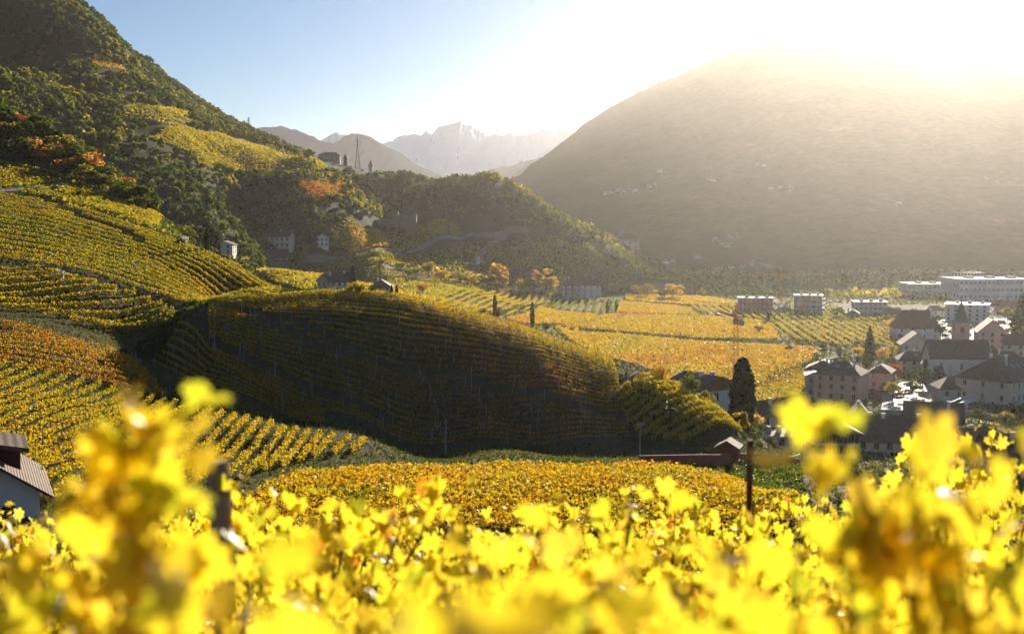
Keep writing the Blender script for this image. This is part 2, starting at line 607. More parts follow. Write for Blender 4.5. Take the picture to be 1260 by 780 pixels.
# ====================================================================== VINEYARDS
VINE_STOPS = [(0.0, (0.035, 0.06, 0.012)), (0.22, (0.10, 0.13, 0.016)), (0.42, (0.26, 0.23, 0.015)), (0.62, (0.42, 0.28, 0.014)),
              (0.78, (0.38, 0.18, 0.015)), (0.9, (0.30, 0.10, 0.015)), (1.0, (0.18, 0.05, 0.015))]
VINE_TR = [(0.0, (0.08, 0.14, 0.01)), (0.22, (0.24, 0.30, 0.012)), (0.42, (0.60, 0.50, 0.012)), (0.62, (0.80, 0.50, 0.012)),
           (0.78, (0.68, 0.28, 0.012)), (0.9, (0.5, 0.15, 0.012)), (1.0, (0.3, 0.06, 0.012))]
foliage_mat("vine_leaves", VINE_STOPS, 0.5, VINE_TR, spec=0.12)
plain("weathered_wood", (0.30, 0.24, 0.18), 0.9, 0.35, 3.0)
plain("concrete_post", (0.34, 0.31, 0.27), 0.9, 0.25, 3.0)


def xy(p):
    """('s',px,py): ground seen at that photo pixel; otherwise a world point"""
    if p[0] == 's':
        return hit(p[1], p[2], p[3] if len(p) > 3 else 60.0)[:2]
    return np.array(p[:2], float)


def S(*pts, ymin=60.0):
    return [hit(p[0], p[1], ymin)[:2] for p in pts]


def resample(pts, n):
    pts = np.array(pts, float)
    d = np.concatenate([[0], np.cumsum(np.hypot(*np.diff(pts, axis=0).T))])
    t = np.linspace(0, d[-1], n)
    return np.stack([np.interp(t, d, pts[:, 0]), np.interp(t, d, pts[:, 1])], -1)


def in_poly(pts, poly):
    poly = np.asarray(poly, float)
    x, y = pts[:, 0], pts[:, 1]
    ins = np.zeros(len(pts), bool)
    j = len(poly) - 1
    for i in range(len(poly)):
        xi, yi = poly[i]
        xj, yj = poly[j]
        c = ((yi > y) != (yj > y)) & (x < (xj - xi) * (y - yi) / (yj - yi + 1e-12) + xi)
        ins ^= c
        j = i
    return ins


def dist_line(pts, line):
    line = np.asarray(line, float)
    best = np.full(len(pts), 1e9)
    for a, b in zip(line[:-1], line[1:]):
        ab = b - a
        t = np.clip(((pts - a) @ ab) / (ab @ ab + 1e-9), 0, 1)
        best = np.minimum(best, np.hypot(*(pts - a - t[:, None] * ab).T))
    return best


def cards(c, size, tint, flat=0.0, r=rng):
    """irregular four-cornered leaf clumps around centres c"""
    n = len(c)
    nn = r.normal(size=(n, 3))
    nn[:, 2] = nn[:, 2] * (1 + flat) + flat * 1.2
    nn /= np.linalg.norm(nn, axis=1)[:, None]
    t = r.normal(size=(n, 3))
    t -= nn * np.sum(t * nn, 1)[:, None]
    t /= np.linalg.norm(t, axis=1)[:, None]
    bt = np.cross(nn, t)
    s = np.asarray(size, float).reshape(-1, 1) * np.ones((n, 1))
    k = r.uniform(0.35, 0.65, (n, 4, 1))
    fold = nn * s * r.uniform(-0.25, 0.25, (n, 1))
    v = np.stack([c - t * s * k[:, 0], c - bt * s * k[:, 1] * 0.9 + fold, c + t * s * k[:, 2], c + bt * s * k[:, 3] * 0.9 - fold], 1)
    f = np.arange(4 * n).reshape(n, 4)
    return v.reshape(-1, 3), f, np.full(n, 4), np.broadcast_to(tint, (n,))


# a trellis post shared by all rows
_pb = MB()
_pb.bar((0, 0, -0.3), (0.02, 0.01, 1.55), 0.04, 5, 0.035)
_po = _pb.build("post", "concrete_post")
POST_ME = _po.data
bpy.data.objects.remove(_po)


def add_posts(parent, line, every, origin):
    L = np.concatenate([[0], np.cumsum(np.hypot(*np.diff(line, axis=0).T))])
    n = int(L[-1] / every)
    ph = rng.random()
    for i in range(n + 1):
        t = (i + ph) * every + rng.uniform(-0.4, 0.4)
        if t > L[-1]:
            continue
        x = float(np.interp(t, L, line[:, 0]))
        y = float(np.interp(t, L, line[:, 1]))
        o = bpy.data.objects.new("post", POST_ME)
        o.parent = parent
        o.location = (x - origin[0], y - origin[1], float(gz(x, y)) - origin[2])
        o.rotation_euler = (rng.uniform(-.05, .05), rng.uniform(-.05, .05), rng.uniform(0, 6))
        o.scale = (1, 1, rng.uniform(0.95, 1.1))
        COL.objects.link(o)


ROWS = 0


def vine_row(line, label, group, dens, size, h0, h1, wid, tint_fn, tracks=(), posts=0.0, gap=0.03, clip=None, neat=1.0):
    """one trellised row of vines along a line on the ground"""
    global ROWS
    L = np.concatenate([[0], np.cumsum(np.hypot(*np.diff(line, axis=0).T))])
    if L[-1] < 3:
        return
    n = int(L[-1] * dens)
    t = rng.uniform(0, L[-1], n)
    # individual vine stocks about a metre apart: foliage gathers round them
    stock = np.round(t / 1.1) * 1.1
    t = np.where(rng.random(n) < 0.55, stock + rng.normal(0, 0.3, n), t)
    x = np.interp(t, L, line[:, 0])
    y = np.interp(t, L, line[:, 1])
    pts = np.stack([x, y], -1)
    keep = np.ones(n, bool)
    for tr, w in tracks:
        keep &= dist_line(pts, tr) > w
    if clip is not None:
        keep &= in_poly(pts, clip)
    seed = float(line[0, 0] * 3.1 + line[0, 1])
    vig = fbm(t / 1.3 + seed, t * 0 + seed, 2)
    keep &= (vig > 0.22) | (rng.random(n) < 0.4)
    keep &= ~((vnoise(t / 2.2, np.full(n, seed * 7.7)) < gap * 5) & (rng.random(n) < 0.7))
    if keep.sum() < 20:
        return
    t, x, y, vig = t[keep], x[keep], y[keep], vig[keep]
    n = len(t)
    d = np.gradient(line, axis=0)
    nx = np.interp(t, L, -d[:, 1])
    ny = np.interp(t, L, d[:, 0])
    q = np.hypot(nx, ny) + 1e-9
    top = h1 * (1 + neat * (0.42 * vig - 0.2)) + rng.exponential(0.06 * neat, n)
    hh = h0 + (top - h0) * rng.beta(1.5, 1.05, n)
    off = rng.normal(0, wid * 0.33, n) * np.clip(1.25 - 0.5 * np.abs(hh / h1 - 0.6), 0.5, 1.3)
    X = x + nx / q * off
    Y = y + ny / q * off
    Z = gz(X, Y) + hh
    tint = np.clip(tint_fn(X, Y) + rng.normal(0, 0.085, n) + (rng.random(n) < 0.04) * 0.25 - 0.10 * (1 - hh / h1), 0, 1)  # lower leaves tinted darker, painting in the skylight on row tops
    org = np.array([line[len(line) // 2, 0], line[len(line) // 2, 1], 0.0])
    org[2] = float(gz(org[0], org[1]))
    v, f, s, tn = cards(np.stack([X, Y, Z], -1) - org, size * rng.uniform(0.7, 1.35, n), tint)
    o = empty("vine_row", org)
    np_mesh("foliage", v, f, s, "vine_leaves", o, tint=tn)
    tag(o, label, "vine row", group)
    if posts:
        pl = line if clip is None else line[in_poly(line, clip)]
        if len(pl) > 2:
            add_posts(o, pl, posts, org)
    ROWS += 1


def block_along(A, B, n, *a, t0=0.0, t1=1.0, **k):
    A = resample(A, 60)
    B = resample(B, 60)
    for i in range(n):
        t = t0 + (t1 - t0) * (i + 0.5) / n
        ln = A * (1 - t) + B * t
        ln = ln + (fbm(ln / 9.0 @ np.array([1, .3]), np.full(60, i * .2), 2)[:, None] - 0.5) * 0.5
        vine_row(ln, *a, **k)


def block_across(A, B, n, *a, **k):
    A = resample(A, n)
    B = resample(B, n)
    for i in range(n):
        s = np.linspace(0, 1, 60)[:, None]
        vine_row(A[i] * (1 - s) + B[i] * s, *a, **k)


def tinter(base, amp=0.25, wl=25.0, seed=0.0, x0=None):
    return lambda X, Y: base + amp * (fbm(X / wl + seed, Y / wl + seed * 1.7, 3) - 0.5) * 2


# -- dark hill C
crest = [P(*c)[:2] for c in CREST[:9]] + [P(745, 446, 172)[:2]]
crest_hi = [(x + 1, y + 3) for x, y in crest]
C_low = S((262, 446), (320, 478), (400, 512), (480, 540), (560, 550), (680, 551), (775, 545))
C_tr = [(S((262, 425), (330, 458), (410, 492), (480, 524)), 0.8), (S((330, 400), (390, 432), (480, 457), (560, 468), (680, 492), (770, 520)), 0.8),
        (S((300, 385), (360, 398), (440, 440)), 0.8)]


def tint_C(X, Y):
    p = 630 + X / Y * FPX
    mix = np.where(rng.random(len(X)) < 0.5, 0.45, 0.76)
    lit = sstep(160, 168, Y)  # face tinted browner than crest: the hill's shade put into leaf colour
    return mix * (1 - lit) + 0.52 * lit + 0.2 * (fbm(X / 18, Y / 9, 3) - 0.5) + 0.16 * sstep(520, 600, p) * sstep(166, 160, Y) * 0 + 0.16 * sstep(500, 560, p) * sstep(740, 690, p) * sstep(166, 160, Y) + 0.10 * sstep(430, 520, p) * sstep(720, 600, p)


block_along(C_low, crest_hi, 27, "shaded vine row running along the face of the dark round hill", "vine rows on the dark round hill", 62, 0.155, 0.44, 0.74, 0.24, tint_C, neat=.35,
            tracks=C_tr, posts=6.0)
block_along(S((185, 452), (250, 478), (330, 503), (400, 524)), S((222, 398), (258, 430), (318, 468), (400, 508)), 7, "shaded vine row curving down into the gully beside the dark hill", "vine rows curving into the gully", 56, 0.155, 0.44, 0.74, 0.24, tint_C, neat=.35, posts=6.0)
# -- the hill's east shoulder
CR_a = S((756, 492), (772, 520), (792, 545), (836, 546))
CR_b = [P(795, 470, 161)[:2], P(838, 487, 159)[:2], P(872, 505, 157)[:2], P(898, 522, 153)[:2]]
block_across(CR_a, [(x + 2, y + 4) for x, y in CR_b], 10, "golden vine row on the sunlit shoulder above the garden shed", "vine rows on the sunlit shoulder", 64, 0.22, 0.25, 0.95, 0.55, tinter(0.5, 0.12))
# -- golden mat B below the hill
B_near = S((230, 662), (430, 662), (700, 662), (1003, 658), ymin=40)
B_far = S((380, 592), (480, 582), (640, 578), (790, 581), (860, 590), (900, 602), (930, 614))


def tint_B(X, Y):
    return 0.56 + 0.16 * (fbm(X / 6, Y / 6, 3) - 0.5) * 2 + 0.16 * sstep(108, 113, Y) * sstep(-5, -14, X)


block_along(B_near, B_far, 15, "golden vine row in the flat terrace between dark hill and close vines", "vine rows on the golden terrace", 80, 0.22, 0.35, 0.95, 1.05, tint_B, gap=0.0)
block_along(S((905, 600), (950, 618), (985, 622), ymin=125), S((900, 574), (940, 572), (990, 574), ymin=125), 7, "dark vine row in the small plot below the rust red fence", "vine rows of the dark plot below the fence", 40, 0.22, 0.3, 0.9, 0.4, tinter(0.12, 0.08, 14), posts=5.0)  # low tint puts the plot's shade into its leaf colour
# -- lower left D1
D_keys = [((-60, 486), (10, 449)), ((-60, 530), (85, 464)), ((-60, 570), (160, 486)), ((-40, 612), (205, 496)), ((60, 622), (245, 506)), ((160, 618), (290, 516)),
          ((300, 590), (350, 530)), ((385, 566), (410, 540)), ((455, 557), (468, 549))]
D_pts = [(hit(*k[0], 50)[:2], hit(*k[1], 60)[:2]) for k in D_keys]
D_n = [4, 4, 3, 3, 3, 4, 4, 3]
for i, n_ in enumerate(D_n):
    for j in range(n_):
        t = j / n_
        a_ = D_pts[i][0] * (1 - t) + D_pts[i + 1][0] * t
        b_ = D_pts[i][1] * (1 - t) + D_pts[i + 1][1] * t
        s_ = np.linspace(0, 1, 60)[:, None]
        vine_row(a_ * (1 - s_) + b_ * s_, "yellow vine row on the bright lower slope under the gully", "vine rows on the bright lower slope", 66, 0.19, 0.3, 0.74, 0.36, tinter(0.50, 0.12, 14), posts=6.5)
# -- D2 orange block
block_along(S((-40, 447), (60, 462), (135, 477), (205, 492)), S((-40, 394), (60, 410), (130, 431), (170, 448)), 9, "rusty orange vine row between two bright yellow blocks", "vine rows of the rusty orange block", 56, 0.19, 0.3, 0.74, 0.36,
            tinter(0.70, 0.12, 10), posts=6.5)
# -- D3
block_across(S((-50, 338), (-50, 377), (30, 387), (90, 400), (150, 408), (185, 406)), S((50, 335), (110, 350), (165, 364), (195, 376), (214, 388), (214, 396)), 12,
             "yellow vine row on the sunny ledge above the orange block", "vine rows on the sunny ledge", 56, 0.24, 0.4, 1.1, 0.5, tinter(0.48, 0.12, 14))
# -- E broad slope
E_top = S((-50, 230), (60, 249), (120, 264), (180, 285), (240, 307), (300, 334), (346, 358))
E_low = S((-50, 312), (60, 330), (150, 353), (200, 368), (240, 375), (330, 368))
E_tr = [(S((60, 250), (100, 268), (150, 285), (175, 300)), 1.5)]
block_along(E_low, E_top, 15, "olive gold vine row across the broad upper slope", "vine rows of the broad upper slope", 60, 0.25, 0.35, 0.88, 0.5, tinter(0.46, 0.14, 25), tracks=E_tr)
# -- F strip under the wood and hilltop patch
F_tr = [(S((0, 238), (60, 231), (85, 224), (150, 240)), 2.0)]
block_along(S((-50, 226), (60, 245), (125, 260), (185, 282), (236, 302)), S((-50, 188), (60, 212), (120, 238), (180, 266), (234, 296)), 10, "yellow vine row just below the wooded crest", "vine rows below the wooded crest", 34, 0.34, 0.4, 1.15, 0.6,
            tinter(0.47, 0.14, 30), tracks=F_tr)
block_along(S((-40, 184), (20, 184), (60, 189)), S((-40, 150), (30, 161), (66, 182)), 8, "dull gold vine row on the hilltop patch above the wood", "vine rows on the hilltop patch", 14, 0.55, 0.3, 1.6, 0.8, tinter(0.5, 0.1, 30))


# -- fields too far to count their rows: canopies of vines
def field(name, pts, label, tint_fn, row_dir=None, spacing=5.0, dens=1.1, size=0.95, h=1.8, width=1.6, ymin=250, hvar=0.22):
    poly = np.array(S(*pts, ymin=ymin))
    lo, hi_ = poly.min(0), poly.max(0)
    area = (hi_ - lo).prod()
    n = int(area * dens * 1.35)
    if n > 400000:
        n = 400000
    p = rng.uniform(lo, hi_, (n, 2))
    p = p[in_poly(p, poly)]
    if row_dir is not None:
        a = np.array(xy(('s', *row_dir[0], ymin)))
        b_ = np.array(xy(('s', *row_dir[1], ymin)))
        e = (b_ - a) / np.linalg.norm(b_ - a)
        nn = np.array([-e[1], e[0]])
        q = (p - a) @ nn
        k = np.round(q / spacing)
        off = np.clip((q - k * spacing), -spacing / 2, spacing / 2) * (width / spacing)
        p = a + ((p - a) @ e)[:, None] * e + (k * spacing + off)[:, None] * nn
    n = len(p)
    z = gz(p[:, 0], p[:, 1]) + h * (1 - hvar * rng.random(n) ** 1.5) - 0.2 * (row_dir is None) * fbm(p[:, 0] / 4, p[:, 1] / 4, 2)
    tint = np.clip(tint_fn(p[:, 0], p[:, 1]) + rng.normal(0, 0.045, n), 0, 1)
    v, f, s, tn = cards(np.column_stack([p, z]), size * rng.uniform(0.7, 1.3, n), tint, 0.35)
    o = np_mesh(name, v, f, s, "vine_leaves", tint=tn)
    tag(o, label, "vineyard", "valley vineyards", "stuff")
    return o


T_gold = tinter(0.56, 0.22, 60, 3)
T_or = tinter(0.60, 0.2, 45, 8)
T_yel = tinter(0.46, 0.12, 60, 5)
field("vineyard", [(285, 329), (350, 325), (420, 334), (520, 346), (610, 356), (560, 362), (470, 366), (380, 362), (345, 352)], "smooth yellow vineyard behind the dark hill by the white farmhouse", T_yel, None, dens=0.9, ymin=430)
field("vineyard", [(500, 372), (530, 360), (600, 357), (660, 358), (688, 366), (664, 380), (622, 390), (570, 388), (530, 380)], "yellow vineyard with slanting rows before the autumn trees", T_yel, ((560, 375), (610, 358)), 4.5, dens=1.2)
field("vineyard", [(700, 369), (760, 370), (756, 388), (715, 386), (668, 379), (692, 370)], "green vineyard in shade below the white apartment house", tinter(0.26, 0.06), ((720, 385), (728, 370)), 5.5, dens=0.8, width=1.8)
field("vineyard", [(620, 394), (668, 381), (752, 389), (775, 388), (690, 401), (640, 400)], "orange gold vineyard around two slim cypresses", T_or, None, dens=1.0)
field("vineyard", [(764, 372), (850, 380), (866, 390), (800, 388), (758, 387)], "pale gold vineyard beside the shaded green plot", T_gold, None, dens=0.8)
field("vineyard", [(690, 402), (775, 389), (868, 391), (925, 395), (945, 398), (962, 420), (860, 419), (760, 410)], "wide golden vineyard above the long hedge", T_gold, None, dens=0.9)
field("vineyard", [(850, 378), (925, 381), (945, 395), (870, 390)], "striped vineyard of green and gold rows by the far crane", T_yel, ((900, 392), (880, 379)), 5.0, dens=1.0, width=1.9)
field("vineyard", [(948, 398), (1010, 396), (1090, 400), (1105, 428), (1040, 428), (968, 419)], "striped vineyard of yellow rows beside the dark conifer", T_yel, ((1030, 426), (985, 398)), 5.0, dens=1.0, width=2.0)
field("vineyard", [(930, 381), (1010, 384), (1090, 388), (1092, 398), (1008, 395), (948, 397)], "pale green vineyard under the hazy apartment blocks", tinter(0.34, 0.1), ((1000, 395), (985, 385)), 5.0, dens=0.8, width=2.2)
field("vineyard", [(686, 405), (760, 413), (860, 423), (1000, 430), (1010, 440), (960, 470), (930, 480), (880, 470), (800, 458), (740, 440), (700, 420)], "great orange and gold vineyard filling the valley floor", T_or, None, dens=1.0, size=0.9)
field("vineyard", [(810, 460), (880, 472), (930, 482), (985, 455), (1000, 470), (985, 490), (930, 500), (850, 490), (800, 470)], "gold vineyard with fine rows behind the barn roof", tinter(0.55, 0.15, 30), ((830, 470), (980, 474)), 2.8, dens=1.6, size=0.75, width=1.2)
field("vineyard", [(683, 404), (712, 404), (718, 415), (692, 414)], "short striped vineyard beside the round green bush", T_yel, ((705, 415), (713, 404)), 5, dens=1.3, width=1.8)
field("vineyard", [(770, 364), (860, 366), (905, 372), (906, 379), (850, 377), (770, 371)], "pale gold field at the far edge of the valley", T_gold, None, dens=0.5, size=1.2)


# -- terraced vineyards high on the mountain side
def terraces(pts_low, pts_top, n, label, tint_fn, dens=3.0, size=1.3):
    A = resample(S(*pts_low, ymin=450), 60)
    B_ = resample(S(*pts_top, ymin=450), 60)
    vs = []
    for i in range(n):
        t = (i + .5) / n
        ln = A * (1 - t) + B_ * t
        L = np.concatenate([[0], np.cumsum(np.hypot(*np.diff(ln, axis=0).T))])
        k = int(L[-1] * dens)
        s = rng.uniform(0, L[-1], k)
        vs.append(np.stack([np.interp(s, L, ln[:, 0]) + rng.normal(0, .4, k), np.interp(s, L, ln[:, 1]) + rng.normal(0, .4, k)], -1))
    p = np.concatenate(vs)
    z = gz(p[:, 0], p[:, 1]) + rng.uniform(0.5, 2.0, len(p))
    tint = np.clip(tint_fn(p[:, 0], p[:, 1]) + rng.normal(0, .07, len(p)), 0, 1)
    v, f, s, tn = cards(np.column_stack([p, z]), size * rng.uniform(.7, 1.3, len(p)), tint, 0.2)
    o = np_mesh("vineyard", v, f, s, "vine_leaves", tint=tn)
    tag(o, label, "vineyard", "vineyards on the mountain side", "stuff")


terraces([(150, 147), (200, 158), (240, 165)], [(158, 131), (200, 134), (236, 140)], 9, "terraced yellow vineyard in a clearing of the wooded mountain", T_yel)
terraces([(185, 172), (260, 200), (330, 213), (400, 222)], [(205, 160), (262, 165), (330, 180), (400, 205)], 22, "long bright vineyard climbing the ridge below the skyline", T_yel)
terraces([(245, 205), (300, 212), (372, 225), (420, 228)], [(235, 192), (300, 205), (370, 216), (420, 222)], 8, "olive vineyard at the lower edge of the bright ridge", tinter(.36, .1, 60))
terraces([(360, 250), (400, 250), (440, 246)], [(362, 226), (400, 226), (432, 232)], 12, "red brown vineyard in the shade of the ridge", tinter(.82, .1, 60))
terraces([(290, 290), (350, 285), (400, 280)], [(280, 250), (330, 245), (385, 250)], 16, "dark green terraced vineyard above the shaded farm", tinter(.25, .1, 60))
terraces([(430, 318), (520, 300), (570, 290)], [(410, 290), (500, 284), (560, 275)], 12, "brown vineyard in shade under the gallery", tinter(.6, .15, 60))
terraces([(600, 335), (680, 330), (760, 325)], [(600, 300), (660, 295), (720, 300)], 16, "olive vineyard on the hazy end of the ridge", tinter(.36, .15, 60))
terraces([(400, 332), (500, 334), (600, 347)], [(400, 326), (500, 316), (590, 304)], 9, "olive vineyard between winding road and golden trees", tinter(.34, .15, 60))
terraces([(680, 346), (760, 351), (830, 347)], [(690, 336), (760, 330), (815, 336)], 7, "dull olive vineyard at the foot of the ridge", tinter(.36, .15, 60))
terraces([(300, 300), (350, 312), (420, 316)], [(390, 262), (420, 266), (450, 284)], 9, "dim vineyard rows beside the white annex", tinter(.28, .12, 60))
terraces([(80, 76), (130, 86), (165, 92)], [(85, 68), (130, 76), (160, 86)], 5, "small brown clearing high in the wood", tinter(.62, .1, 60))

# ====================================================================== TREES
TREE_STOPS = [(0.0, (0.016, 0.028, 0.010)), (0.2, (0.035, 0.055, 0.014)), (0.38, (0.085, 0.10, 0.018)), (0.55, (0.30, 0.23, 0.022)),
              (0.7, (0.46, 0.28, 0.035)), (0.82, (0.34, 0.14, 0.03)), (1.0, (0.22, 0.05, 0.03))]
TREE_TR = [(0.0, (0.02, 0.04, 0.008)), (0.2, (0.06, 0.10, 0.012)), (0.38, (0.18, 0.20, 0.014)), (0.55, (0.75, 0.55, 0.04)),
           (0.7, (0.95, 0.60, 0.10)), (0.82, (0.55, 0.2, 0.03)), (1.0, (0.4, 0.07, 0.03))]
foliage_mat("tree_leaves", TREE_STOPS, 0.56, TREE_TR, rough=0.7, spec=0.12)
plain("bark", (0.085, 0.062, 0.045), 0.95, 0.35, 2.0)


def crown_pts(kind, n, r):
    """leaf-clump centres for a crown of height 1 (base 0..top 1)"""
    if kind == 'cypress':
        z = r.beta(1.1, 1.25, n)
        rad = 0.105 * (np.clip(z, 0.02, 1) ** 0.30) * (1 - z) ** 0.55 * 1.45
        a = r.uniform(0, 2 * math.pi, n)
        q = rad * np.sqrt(r.uniform(0.35, 1.0, n)) * (1 + 0.16 * np.sin(3 * a + z * 17))
        return np.stack([q * np.cos(a), q * np.sin(a), 0.03 + 0.97 * z], -1)
    if kind == 'conifer':
        z = r.beta(1.0, 1.6, n)
        lay = (np.floor(z * 11) + 0.5) / 11
        rad = 0.27 * (1 - z) ** 0.85 * (0.75 + 0.35 * (z * 11 % 1 < 0.5))
        a = r.uniform(0, 2 * math.pi, n)
        q = rad * np.sqrt(r.uniform(0.15, 1.0, n)) * (1 + 0.2 * np.sin(5 * a + lay * 40))
        return np.stack([q * np.cos(a), q * np.sin(a), 0.06 + 0.94 * z - q * 0.25], -1)
    if kind == 'poplar':
        k = 9
        cz = r.uniform(0.3, 0.88, k)
        cx = r.normal(0, 0.10, (k, 2))
        rr = r.uniform(0.10, 0.17, k) * (1.15 - 0.4 * cz)
    elif kind == 'bush':
        k = 10
        cz = r.uniform(0.25, 0.75, k)
        cx = r.normal(0, 0.28, (k, 2))
        rr = r.uniform(0.16, 0.28, k)
    else:
        k = 13
        cz = r.uniform(0.36, 0.85, k)
        cx = r.normal(0, 0.17, (k, 2)) * (1.25 - np.abs(cz - 0.55))[:, None]
        rr = r.uniform(0.10, 0.19, k)
    i = r.choice(k, n, p=rr ** 2 / (rr ** 2).sum())
    d = r.normal(size=(n, 3))
    d /= np.linalg.norm(d, axis=1)[:, None]
    d *= (r.uniform(0.35, 1.0, n) ** 0.5)[:, None] * rr[i][:, None] * np.array([1.1, 1.1, 0.85])
    c = np.column_stack([cx[i], cz[i]]) + d
    c[:, 2] = np.clip(c[:, 2], 0.03 if kind == 'bush' else 0.12, 1.0)
    return c


TREE_PROTO = {}


def tree_proto(kind, tint, var, n, size):
    key = (kind, tint, var, n)
    if key in TREE_PROTO:
        return TREE_PROTO[key]
    r = np.random.default_rng(abs(hash((kind, int(tint * 100), var))) % 100000 if False else int(sum(map(ord, kind)) * 31 + tint * 977 + var * 131))
    c = crown_pts(kind, n, r)
    tn = np.clip(tint + r.normal(0, 0.05, n) + 0.10 * (fbm(c[:, 0] * 6 + 3, c[:, 2] * 6, 2) - 0.5) * 2, 0, 1)
    v, f, s, tn = cards(c, size * r.uniform(0.65, 1.35, n), tn, 0.0, r)
    o = np_mesh("crown", v, f, s, "tree_leaves", tint=tn)
    cm = o.data
    bpy.data.objects.remove(o)
    mb = MB()
    if kind in ('cypress', 'conifer'):
        mb.path([(0, 0, -0.02), (0.003, 0, 0.3), (0, 0.002, 0.9)], [0.022, 0.015, 0.004])
    elif kind == 'bush':
        for k in range(5):
            a = k * 1.26
            mb.path([(0, 0, -0.03), (0.12 * math.cos(a), 0.12 * math.sin(a), 0.3), (0.25 * math.cos(a), 0.25 * math.sin(a), 0.6)], [0.03, 0.02, 0.008], 5)
    else:
        mb.path([(0, 0, -0.03), (0.01, 0.0, 0.2), (0.0, 0.015, 0.45), (0.01, 0.0, 0.75)], [0.034, 0.026, 0.018, 0.006])
        for k in range(6):
            a = k * 1.05 + var
            z0 = 0.22 + 0.06 * k
            mb.path([(0, 0, z0), (0.09 * math.cos(a), 0.09 * math.sin(a), z0 + 0.12), (0.19 * math.cos(a), 0.19 * math.sin(a), z0 + 0.2)], [0.014, 0.009, 0.004], 5)
    o = mb.build("trunk", "bark")
    tm = o.data
    bpy.data.objects.remove(o)
    TREE_PROTO[key] = (cm, tm)
    return cm, tm


def tree(name, loc, h, kind, tint, label, group=None, var=None, n=420, size=0.085, wide=1.0):
    var = random.randrange(3) if var is None else var
    cm, tm = tree_proto(kind, tint, var, n, size)
    o = empty(name, (loc[0], loc[1], loc[2] - 0.1), random.uniform(0, 6.28))
    o.scale = (h * wide, h * wide, h)
    tag(o, label, "bush" if kind == 'bush' else "tree", group)
    for nm, me in (("crown", cm), ("trunk", tm)):
        c = bpy.data.objects.new(nm, me)
        c.parent = o
        COL.objects.link(c)
    return o


def tpx(name, px, py, hpx, kind, tint, label, group=None, ymin=150, Y=None, **k):
    """a tree whose foot stands where the photo shows it; height from its size there"""
    p = hit(px, py, ymin) if Y is None else np.array([*P(px, py, Y)[:2], 0])
    p[2] = float(gz(p[0], p[1]))
    return tree(name, p, hpx * p[1] / FPX, kind, tint, label, group, **k)


# -- slender cypresses and conifers
tpx("cypress_tree", 913, 532, 88, 'cypress', 0.06, "tall dark cypress beside the barn with the wooden gable", n=4200, size=0.045, wide=1.9, Y=236)
tpx("cypress_tree", 434, 359, 36, 'cypress', 0.06, "dark cypress right in front of the white farmhouse", n=900, size=0.06, wide=1.3, Y=490)
tpx("cypress_tree", 609, 391, 29, 'cypress', 0.05, "taller cypress of a touching pair on the crest of the yellow field", n=700, size=0.06, wide=1.0)
tpx("cypress_tree", 613, 391, 13, 'cypress', 0.05, "small cypress at the foot of a taller one", n=400, size=0.08, wide=1.7)
tpx("cypress_tree", 655, 402, 31, 'cypress', 0.05, "single slim cypress standing at the edge of the orange vineyard", n=700, size=0.06, wide=1.0)
tpx("cypress_tree", 747, 387, 17, 'cypress', 0.08, "short cypress at the corner of the shaded green plot", n=400, size=0.07, wide=1.3)
tpx("cypress_tree", 758, 383, 13, 'cypress', 0.08, "stubby cypress by the far corner of the shaded plot", n=400, size=0.08, wide=1.6)
tpx("cypress_tree", 945, 397, 15, 'cypress', 0.08, "little cypress between two striped vineyards in the valley", n=400, size=0.08, wide=1.5)
tpx("conifer_tree", 1070, 436, 36, 'conifer', 0.10, "broad dark conifer behind the salmon pink house", n=1100, size=0.07)
tpx("conifer_tree", 1256, 420, 58, 'conifer', 0.10, "big dark conifer cut by the picture edge beside the pink gable house", n=1100, size=0.06, wide=1.3)
for i, (px, py, hp, lb) in enumerate([(254, 313, 31, "darkest cypress beside the half hidden farm house under the ravine"), (268, 313, 29, "cypress standing close against the half hidden farm house"),
                                      (291, 310, 22, "small cypress between the half hidden house and the shaded farm"),
                                      (365, 303, 31, "first of two cypresses between the shaded farm and its white annex"), (379, 303, 33, "taller of two cypresses beside the white annex in the shade"),
                                      (388, 306, 20, "low cypress touching the corner of the white annex")]):
    tpx("cypress_tree", px, py, hp, 'cypress', 0.04, lb, "cypresses around the shaded farm", n=500, size=0.065, wide=1.15)
for px, py, hp, lb in [(482, 365, 15, "slim cypress next to the brown roofed cottage"), (488, 364, 14, "slim cypress at the hedge end past the brown roofed cottage"), (458, 363, 10, "tiny cypress before the brown roofed cottage")]:
    tpx("cypress_tree", px, py, hp, 'cypress', 0.07, lb, "small cypresses by the cottage", n=350, size=0.08, wide=1.3)
for px, py, hp, lb in [(387, 203, 8, "tiny cypress on the skyline below the castle"), (391, 223, 10, "tiny cypress on the ridge below the castle"), (425, 204, 9, "tiny cypress beside the castle wall on the skyline")]:
    tpx("cypress_tree", px, py, hp, 'cypress', 0.05, lb, "skyline cypresses", ymin=700, n=220, size=0.1, wide=1.6)

